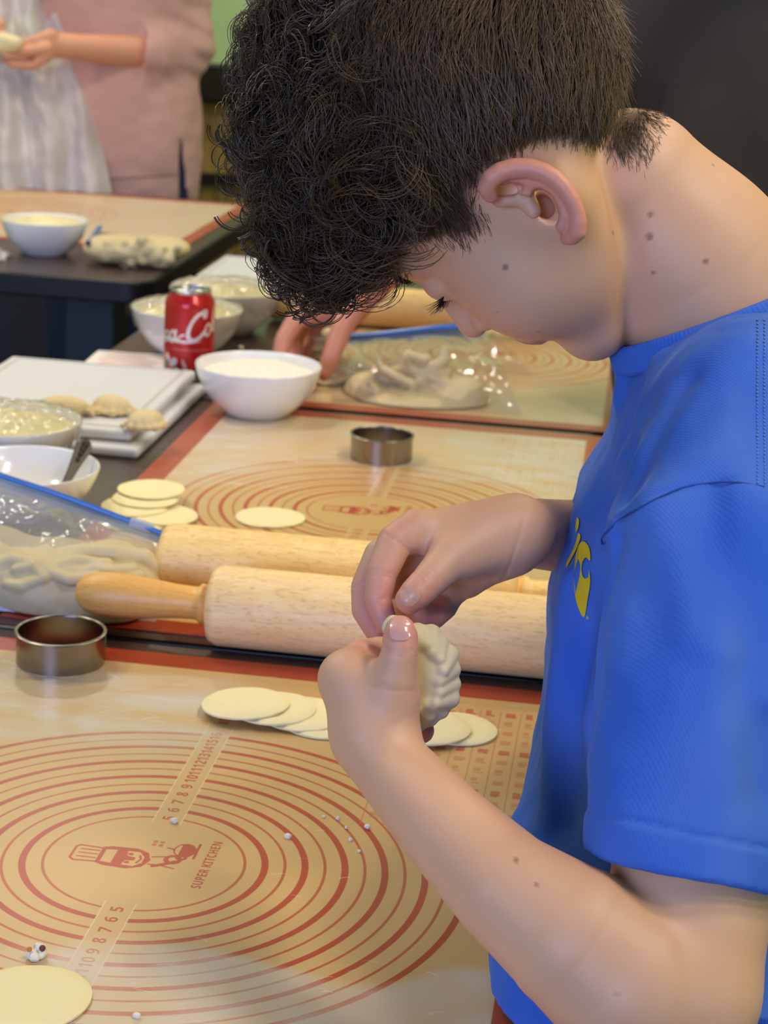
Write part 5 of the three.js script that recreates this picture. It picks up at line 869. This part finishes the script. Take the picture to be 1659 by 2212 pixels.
// ---- the woman in pink behind the separate table
{
  const D = 4.42, w = thing('person', 'woman in a pink sweater and clear plastic apron standing behind the separate table', 'person', at(248, 300, D).setY(0)), O = w.position;
  const J = (px, py, d, r) => [at(px, py, d), r], skin = new THREE.Color('#d99a78');
  const col = (x, y, z, o) => { const n = fbm(x * 12, y * 12, z * 12, 3); o[0] = skin.r * (1 + n * 0.1); o[1] = skin.g * (1 + n * 0.16); o[2] = skin.b * (1 + n * 0.16); };
  const neck = at(270, -330, D), HC = neck.clone().add(V(0, 0.19, 0.02));
  const legs = [chain([[V(O.x - 0.08, 0.86, O.z), 0.085], [V(O.x - 0.09, 0.48, O.z), 0.06], [V(O.x - 0.09, 0.08, O.z), 0.04]]), chain([[V(O.x + 0.1, 0.86, O.z), 0.085], [V(O.x + 0.11, 0.48, O.z), 0.06], [V(O.x + 0.11, 0.08, O.z), 0.04]])];
  const torso = (x, y, z) => { let d = smin(ell(x, y, z, O.x - 0.01, 1.28, O.z, 0.19, 0.26, 0.125), ell(x, y, z, O.x + 0.005, 0.86, O.z, 0.186, 0.46, 0.13), 0.06); return smin(d, cap(x, y, z, at(120, -190, D), at(365, -170, D), 0.075, 0.07), 0.06); };
  const face = (x, y, z) => headField((z - HC.z) / 1.05, (y - HC.y) / 1.05, -(x - HC.x) / 1.05) * 1.05;
  // her left arm, sleeve pushed up, forearm level; fingers under a piece of dough
  const upper = chain([J(380, -130, D - 0.02, 0.058), J(395, 90, D - 0.05, 0.048)]), fore = chain([J(405, 105, D - 0.05, 0.046), J(330, 112, D - 0.14, 0.042), J(240, 108, D - 0.2, 0.034), J(150, 100, D - 0.25, 0.027)]);
  const hand = [chain([J(150, 100, D - 0.25, 0.027), J(100, 95, D - 0.27, 0.028)]), chain([J(110, 78, D - 0.28, 0.017), J(75, 88, D - 0.3, 0.012), J(45, 98, D - 0.3, 0.010)]), chain([J(105, 100, D - 0.26, 0.018), J(65, 118, D - 0.26, 0.013), J(20, 122, D - 0.27, 0.010)]), chain([J(105, 112, D - 0.27, 0.016), J(60, 132, D - 0.27, 0.012), J(10, 128, D - 0.28, 0.010)]), chain([J(105, 118, D - 0.29, 0.014), J(70, 142, D - 0.29, 0.011), J(25, 138, D - 0.3, 0.009)]), chain([J(100, 105, D - 0.3, 0.014), J(55, 112, D - 0.31, 0.011), J(12, 108, D - 0.31, 0.009)])];
  const other = [chain([J(170, -120, D, 0.055), J(-60, 60, D - 0.08, 0.042), J(-50, 62, D - 0.2, 0.03), J(-40, 60, D - 0.26, 0.026)]), chain([J(-40, 55, D - 0.28, 0.018), J(-8, 55, D - 0.3, 0.013), J(8, 78, D - 0.31, 0.010)]), chain([J(-40, 65, D - 0.28, 0.018), J(-20, 85, D - 0.3, 0.012), J(2, 92, D - 0.31, 0.009)]), chain([J(-42, 70, D - 0.28, 0.017), J(-28, 95, D - 0.3, 0.012), J(-6, 108, D - 0.31, 0.009)]), chain([J(-44, 75, D - 0.28, 0.016), J(-34, 105, D - 0.3, 0.011), J(-14, 120, D - 0.31, 0.008)]), chain([J(-42, 50, D - 0.27, 0.016), J(-18, 42, D - 0.29, 0.012), J(4, 52, D - 0.31, 0.01)])];
  const f = (x, y, z) => { let d = smin(torso(x, y, z) + 0.02, cap(x, y, z, V(O.x - 0.01, 1.45, O.z), HC.clone().add(V(0, -0.06, -0.01)), 0.06, 0.048), 0.04); d = smin(d, face(x, y, z), 0.02); for (const l of legs) d = smin(d, l(x, y, z), 0.02); d = smin(d, smin(upper(x, y, z), fore(x, y, z), 0.02), 0.01); for (const h of hand) d = smin(d, h(x, y, z), 0.006); for (const h of other) d = smin(d, h(x, y, z), 0.006); return d; };
  const [lo, hi] = bounds([V(O.x - 0.2, 0.03, O.z), V(O.x + 0.2, HC.y + 0.06, O.z), at(-90, 60, D - 0.3), at(430, 100, D)], 0.1);
  mesh('body', fit(nets(f, lo, hi, 0.0065, col), O), skinMat, w);
  mesh('hair', fit(nets((x, y, z) => { const q = smax(ell(x, y, z, HC.x, HC.y + 0.03, HC.z - 0.015, 0.088, 0.1, 0.112), (z - HC.z) - 0.055 + (y - HC.y < 0.03 ? 0.05 : 0), 0.02); return smin(q, ell(x, y, z, HC.x, HC.y - 0.06, HC.z - 0.07, 0.075, 0.12, 0.04), 0.03) + 0.003 * noise(x * 60, y * 12, z * 60); }, HC.clone().addScalar(-0.24), HC.clone().addScalar(0.17), 0.007), O), std('#4a3322', 0.6), w);
  const pink = new THREE.Color('#cda093');
  const hem = at(300, 432, D).y, slit = at(398, 290, D);
  const fS = (x, y, z) => { let d = torso(x, y, z) - 0.012; d = smin(d, smin(upper(x, y, z) - 0.02, smax(fore(x, y, z) - 0.018, at(326, 110, D - 0.14).x - x, 0.004), 0.02), 0.03);
    d += 0.006 * noise(x * 9, y * 7, z * 9) + 0.003 * noise(x * 24, y * 30, z * 20); const el = at(395, 60, D - 0.06); const q = Math.hypot(x - el.x, y - el.y, z - el.z); if (q < 0.16) d += 0.006 * Math.sin((y - el.y) * 120 + (x - el.x) * 60) * Math.exp(-((q / 0.09) ** 2));
    d = smax(d, hem - y, 0.004); const sl = Math.abs(x - (slit.x + (slit.y - y) * 0.06)) - (slit.y - y) * 0.05 - 0.002; if (y < slit.y && z > O.z) d = Math.max(d, -sl); d = smax(d, -(cap(x, y, z, V(O.x, 1.5, O.z + 0.02), V(O.x, 1.75, O.z + 0.02), 0.075, 0.09)), 0.004); return d; };
  const [l2, h2] = bounds([V(O.x - 0.24, hem, O.z - 0.16), V(O.x + 0.24, 1.62, O.z + 0.16), at(320, 100, D - 0.2)], 0.04);
  mesh('sweater', fit(nets(fS, l2, h2, 0.006), O), phys(pink, 0.9, { sheen: 0.4, sheenColor: new THREE.Color('#e8c4b8') }), w);
  mesh('sweater_hem', fit(tube([0, 1, 2, 3, 4, 5].map((t) => { const q = at(232 + t * 30, 388 - t * 2.2, D); return hitS(fS, q); }), 0.0016, 30, 5), O), std('#9a6558', 0.9), w);
  function hitS(fn, q) { const [px, py] = toPx(q); return hit(fn, px, py, 3.8, 4.8); }
  mesh('jeans', fit(nets((x, y, z) => { let d = 1; for (const l of legs) d = smin(d, l(x, y, z) - 0.014, 0.03); d = smin(d, ell(x, y, z, O.x + 0.005, 0.9, O.z, 0.15, 0.14, 0.11), 0.04); return smax(smax(d, y - 1.04, 0.004), 0.07 - y, 0.004); }, V(O.x - 0.24, 0.05, O.z - 0.17), V(O.x + 0.26, 1.08, O.z + 0.17), 0.009), O), std('#27354a', 0.9), w);
  for (const s of [-0.09, 0.11]) mesh('shoe', fit(nets((x, y, z) => smax(ell(x, y, z, O.x + s, 0.04, O.z + 0.05, 0.045, 0.05, 0.115), -y, 0.004), V(O.x + s - 0.07, -0.01, O.z - 0.1), V(O.x + s + 0.07, 0.12, O.z + 0.2), 0.008), O), std('#2b2a2a', 0.6), w);
  // thin plastic apron hanging from the neck, gathered into long folds
  mesh('apron', fit(sheet((u, v) => { const top = mix(-60, 165, u), bot = mix(-60, 232, u), side = v < 0.42 ? mix(160, 140, v / 0.42) : mix(140, 236, Math.pow((v - 0.42) / 0.58, 0.8)), px = mix(-70, side, u), py = mix(-230, 418, v); const p = at(px, py, D - 0.155 - 0.05 * v); p.addScaledVector(CB, 0.016 * Math.sin(u * 21 + v * 2 + 1.5 * noise(u * 3, v * 3)) + 0.02 * noise(u * 5, v * 6, 4) + 0.006 * noise(u * 16, v * 18, 7) - 0.05 * Math.pow(u, 6)); return p; }, 90, 90), O), phys('#efe9ea', 0.42, { transmission: 0.42, thickness: 0, side: THREE.DoubleSide }), w);
  tag(mesh('dough_piece', fit(nets((x, y, z) => { const c = at(10, 92, D - 0.325); return ell(x, y, z, c.x, c.y, c.z, 0.04, 0.022, 0.02) + 0.004 * noise(x * 40, y * 40, z * 40); }, at(10, 92, D - 0.325).addScalar(-0.06), at(10, 92, D - 0.325).addScalar(0.06), 0.005), at(10, 92, D - 0.325)), std('#e8d9a8', 0.6)), 'small piece of dough held by the woman in pink', 'dough').position.copy(at(10, 92, D - 0.325));
}

// ---- the person in dark clothes at the right of the far table, reaching for dough
{
  const D = 2.42, base = at(1545, 800, D).setY(0), w = thing('person', 'person in a dark grey shirt behind the boy, arm stretched out to pinch dough', 'person', base), O = w.position;
  const J = (px, py, d, r) => [at(px, py, d), r], skin = new THREE.Color('#c9836c');
  const col = (x, y, z, o) => { const n = fbm(x * 14, y * 14, z * 14, 3); o[0] = skin.r * (1 + n * 0.1); o[1] = skin.g * (1 + n * 0.18); o[2] = skin.b * (1 + n * 0.18); };
  const HC = V(O.x - 0.12, 1.66, O.z);
  const torso = (x, y, z) => { const lean = 0.0; let d = smin(ell(x, y, z, O.x, 1.2, O.z, 0.135, 0.3, 0.19), ell(x, y, z, O.x + 0.01, 0.86, O.z, 0.13, 0.22, 0.18), 0.1); return smin(d, cap(x, y, z, V(O.x - 0.01, 1.4, O.z - 0.16), V(O.x - 0.01, 1.4, O.z + 0.16), 0.08, 0.08), 0.06); };
  const legs = [-1, 1].map((s) => chain([[V(O.x, 0.84, O.z + s * 0.09), 0.088], [V(O.x, 0.46, O.z + s * 0.1), 0.062], [V(O.x + 0.02, 0.08, O.z + s * 0.1), 0.042]]));
  // the reaching arm: shoulder, elbow and forearm pass behind the boy's head, hand comes down on the dough
  const upper = chain([[V(O.x - 0.02, 1.4, O.z + 0.17), 0.062], J(1120, 330, 2.36, 0.046)]), fore = chain([J(1120, 330, 2.36, 0.045), J(960, 450, 2.4, 0.042), J(840, 560, 2.44, 0.034), J(790, 610, 2.46, 0.031)]);
  const hand = [chain([J(790, 610, 2.46, 0.031), J(745, 655, 2.47, 0.029)]), chain([J(755, 660, 2.47, 0.027), J(690, 672, 2.48, 0.021)]),
    chain([J(765, 655, 2.44, 0.018), J(738, 710, 2.42, 0.0145), J(716, 770, 2.41, 0.0125), J(700, 806, 2.41, 0.011)]),
    chain([J(690, 668, 2.47, 0.0165), J(640, 690, 2.46, 0.0135), J(612, 735, 2.45, 0.012), J(602, 785, 2.44, 0.0105)]),
    chain([J(700, 670, 2.49, 0.016), J(645, 688, 2.5, 0.013), J(622, 735, 2.49, 0.0115), J(626, 785, 2.48, 0.010)]),
    chain([J(715, 675, 2.51, 0.015), J(665, 690, 2.53, 0.012), J(640, 730, 2.53, 0.0105), J(640, 775, 2.52, 0.0095)]),
    chain([J(730, 680, 2.53, 0.014), J(690, 695, 2.55, 0.011), J(668, 730, 2.56, 0.0095), J(664, 765, 2.55, 0.0085)])];
  const arm2 = chain([[V(O.x - 0.02, 1.4, O.z - 0.17), 0.06], [V(O.x, 1.12, O.z - 0.25), 0.045], [V(O.x - 0.02, 0.98, O.z - 0.25), 0.036], [V(O.x - 0.04, 0.86, O.z - 0.25), 0.028]]);
  const fing2 = [-2, -1, 0, 1].map((k) => chain([[V(O.x - 0.04 + k * 0.014, 0.84, O.z - 0.25), 0.014], [V(O.x - 0.045 + k * 0.018, 0.79, O.z - 0.245), 0.010], [V(O.x - 0.04 + k * 0.018, 0.755, O.z - 0.235), 0.008]])); fing2.push(chain([[V(O.x - 0.06, 0.85, O.z - 0.235), 0.013], [V(O.x - 0.085, 0.80, O.z - 0.215), 0.010]]));
  const face = (x, y, z) => headField(-(x - HC.x) * 0.9 - (y - HC.y) * 0.44, (y - HC.y) * 0.9 - (x - HC.x) * 0.44, -(z - HC.z)) ;
  const f = (x, y, z) => { let d = smin(torso(x, y, z) + 0.02, cap(x, y, z, V(O.x - 0.01, 1.44, O.z), HC.clone().add(V(0.03, -0.06, 0)), 0.062, 0.052), 0.04); d = smin(d, face(x, y, z), 0.02); for (const l of legs) d = smin(d, l(x, y, z), 0.02); d = smin(d, smin(upper(x, y, z), fore(x, y, z), 0.02), 0.02); for (const h of hand) d = smin(d, h(x, y, z), 0.007); d = smin(d, arm2(x, y, z), 0.02); for (const h of fing2) d = smin(d, h(x, y, z), 0.006); return d; };
  const [lo, hi] = bounds([V(O.x - 0.05, 0.03, O.z - 0.28), V(O.x + 0.08, HC.y + 0.06, O.z + 0.2), at(590, 800, 2.4), at(700, 806, 2.6), HC], 0.11);
  mesh('body', fit(nets(f, lo, hi, 0.0055, col), O), skinMat, w);
  const grey = std('#443f3a', 0.92);
  const fS = (x, y, z) => { let d = torso(x, y, z) - 0.014; const p = at(1180, 290, 2.36); d = smin(d, smax(upper(x, y, z) - 0.018, p.x - x, 0.005), 0.03); d = smin(d, smax(arm2(x, y, z) - 0.018, 1.1 - y, 0.004), 0.03); d += 0.006 * noise(x * 10, y * 6, z * 10) + 0.002 * noise(x * 30, y * 20, z * 30); d = smax(d, 0.74 - y, 0.004); return smax(d, -cap(x, y, z, V(O.x - 0.01, 1.44, O.z), HC, 0.068, 0.08), 0.004); };
  const [l2, h2] = bounds([V(O.x - 0.18, 0.74, O.z - 0.28), V(O.x + 0.2, 1.52, O.z + 0.24), at(1120, 330, 2.36)], 0.04);
  mesh('shirt', fit(nets(fS, l2, h2, 0.0065), O), grey, w);
  mesh('trousers', fit(nets((x, y, z) => { let d = 1; for (const l of legs) d = smin(d, l(x, y, z) - 0.014, 0.03); d = smin(d, ell(x, y, z, O.x + 0.01, 0.86, O.z, 0.124, 0.14, 0.17), 0.04); return smax(smax(d, y - 0.96, 0.004), 0.07 - y, 0.004); }, V(O.x - 0.2, 0.05, O.z - 0.26), V(O.x + 0.22, 1.0, O.z + 0.26), 0.01), O), std('#23252b', 0.9), w);
  mesh('hair', fit(nets((x, y, z) => smax(ell(x, y, z, HC.x + 0.01, HC.y + 0.03, HC.z, 0.108, 0.1, 0.086), HC.x - 0.045 - x + (y < HC.y ? 0.07 : 0), 0.02) + 0.003 * noise(x * 60, y * 60, z * 60), HC.clone().addScalar(-0.15), HC.clone().addScalar(0.16), 0.007), O), std('#2a1f18', 0.7), w);
  for (const s of [-1, 1]) mesh('shoe', fit(nets((x, y, z) => smax(ell(x, y, z, O.x - 0.05, 0.04, O.z + s * 0.1, 0.12, 0.05, 0.046), -y, 0.004), V(O.x - 0.2, -0.01, O.z + s * 0.1 - 0.07), V(O.x + 0.12, 0.12, O.z + s * 0.1 + 0.07), 0.008), O), std('#222224', 0.6), w);
}

renderer.render(scene, camera);
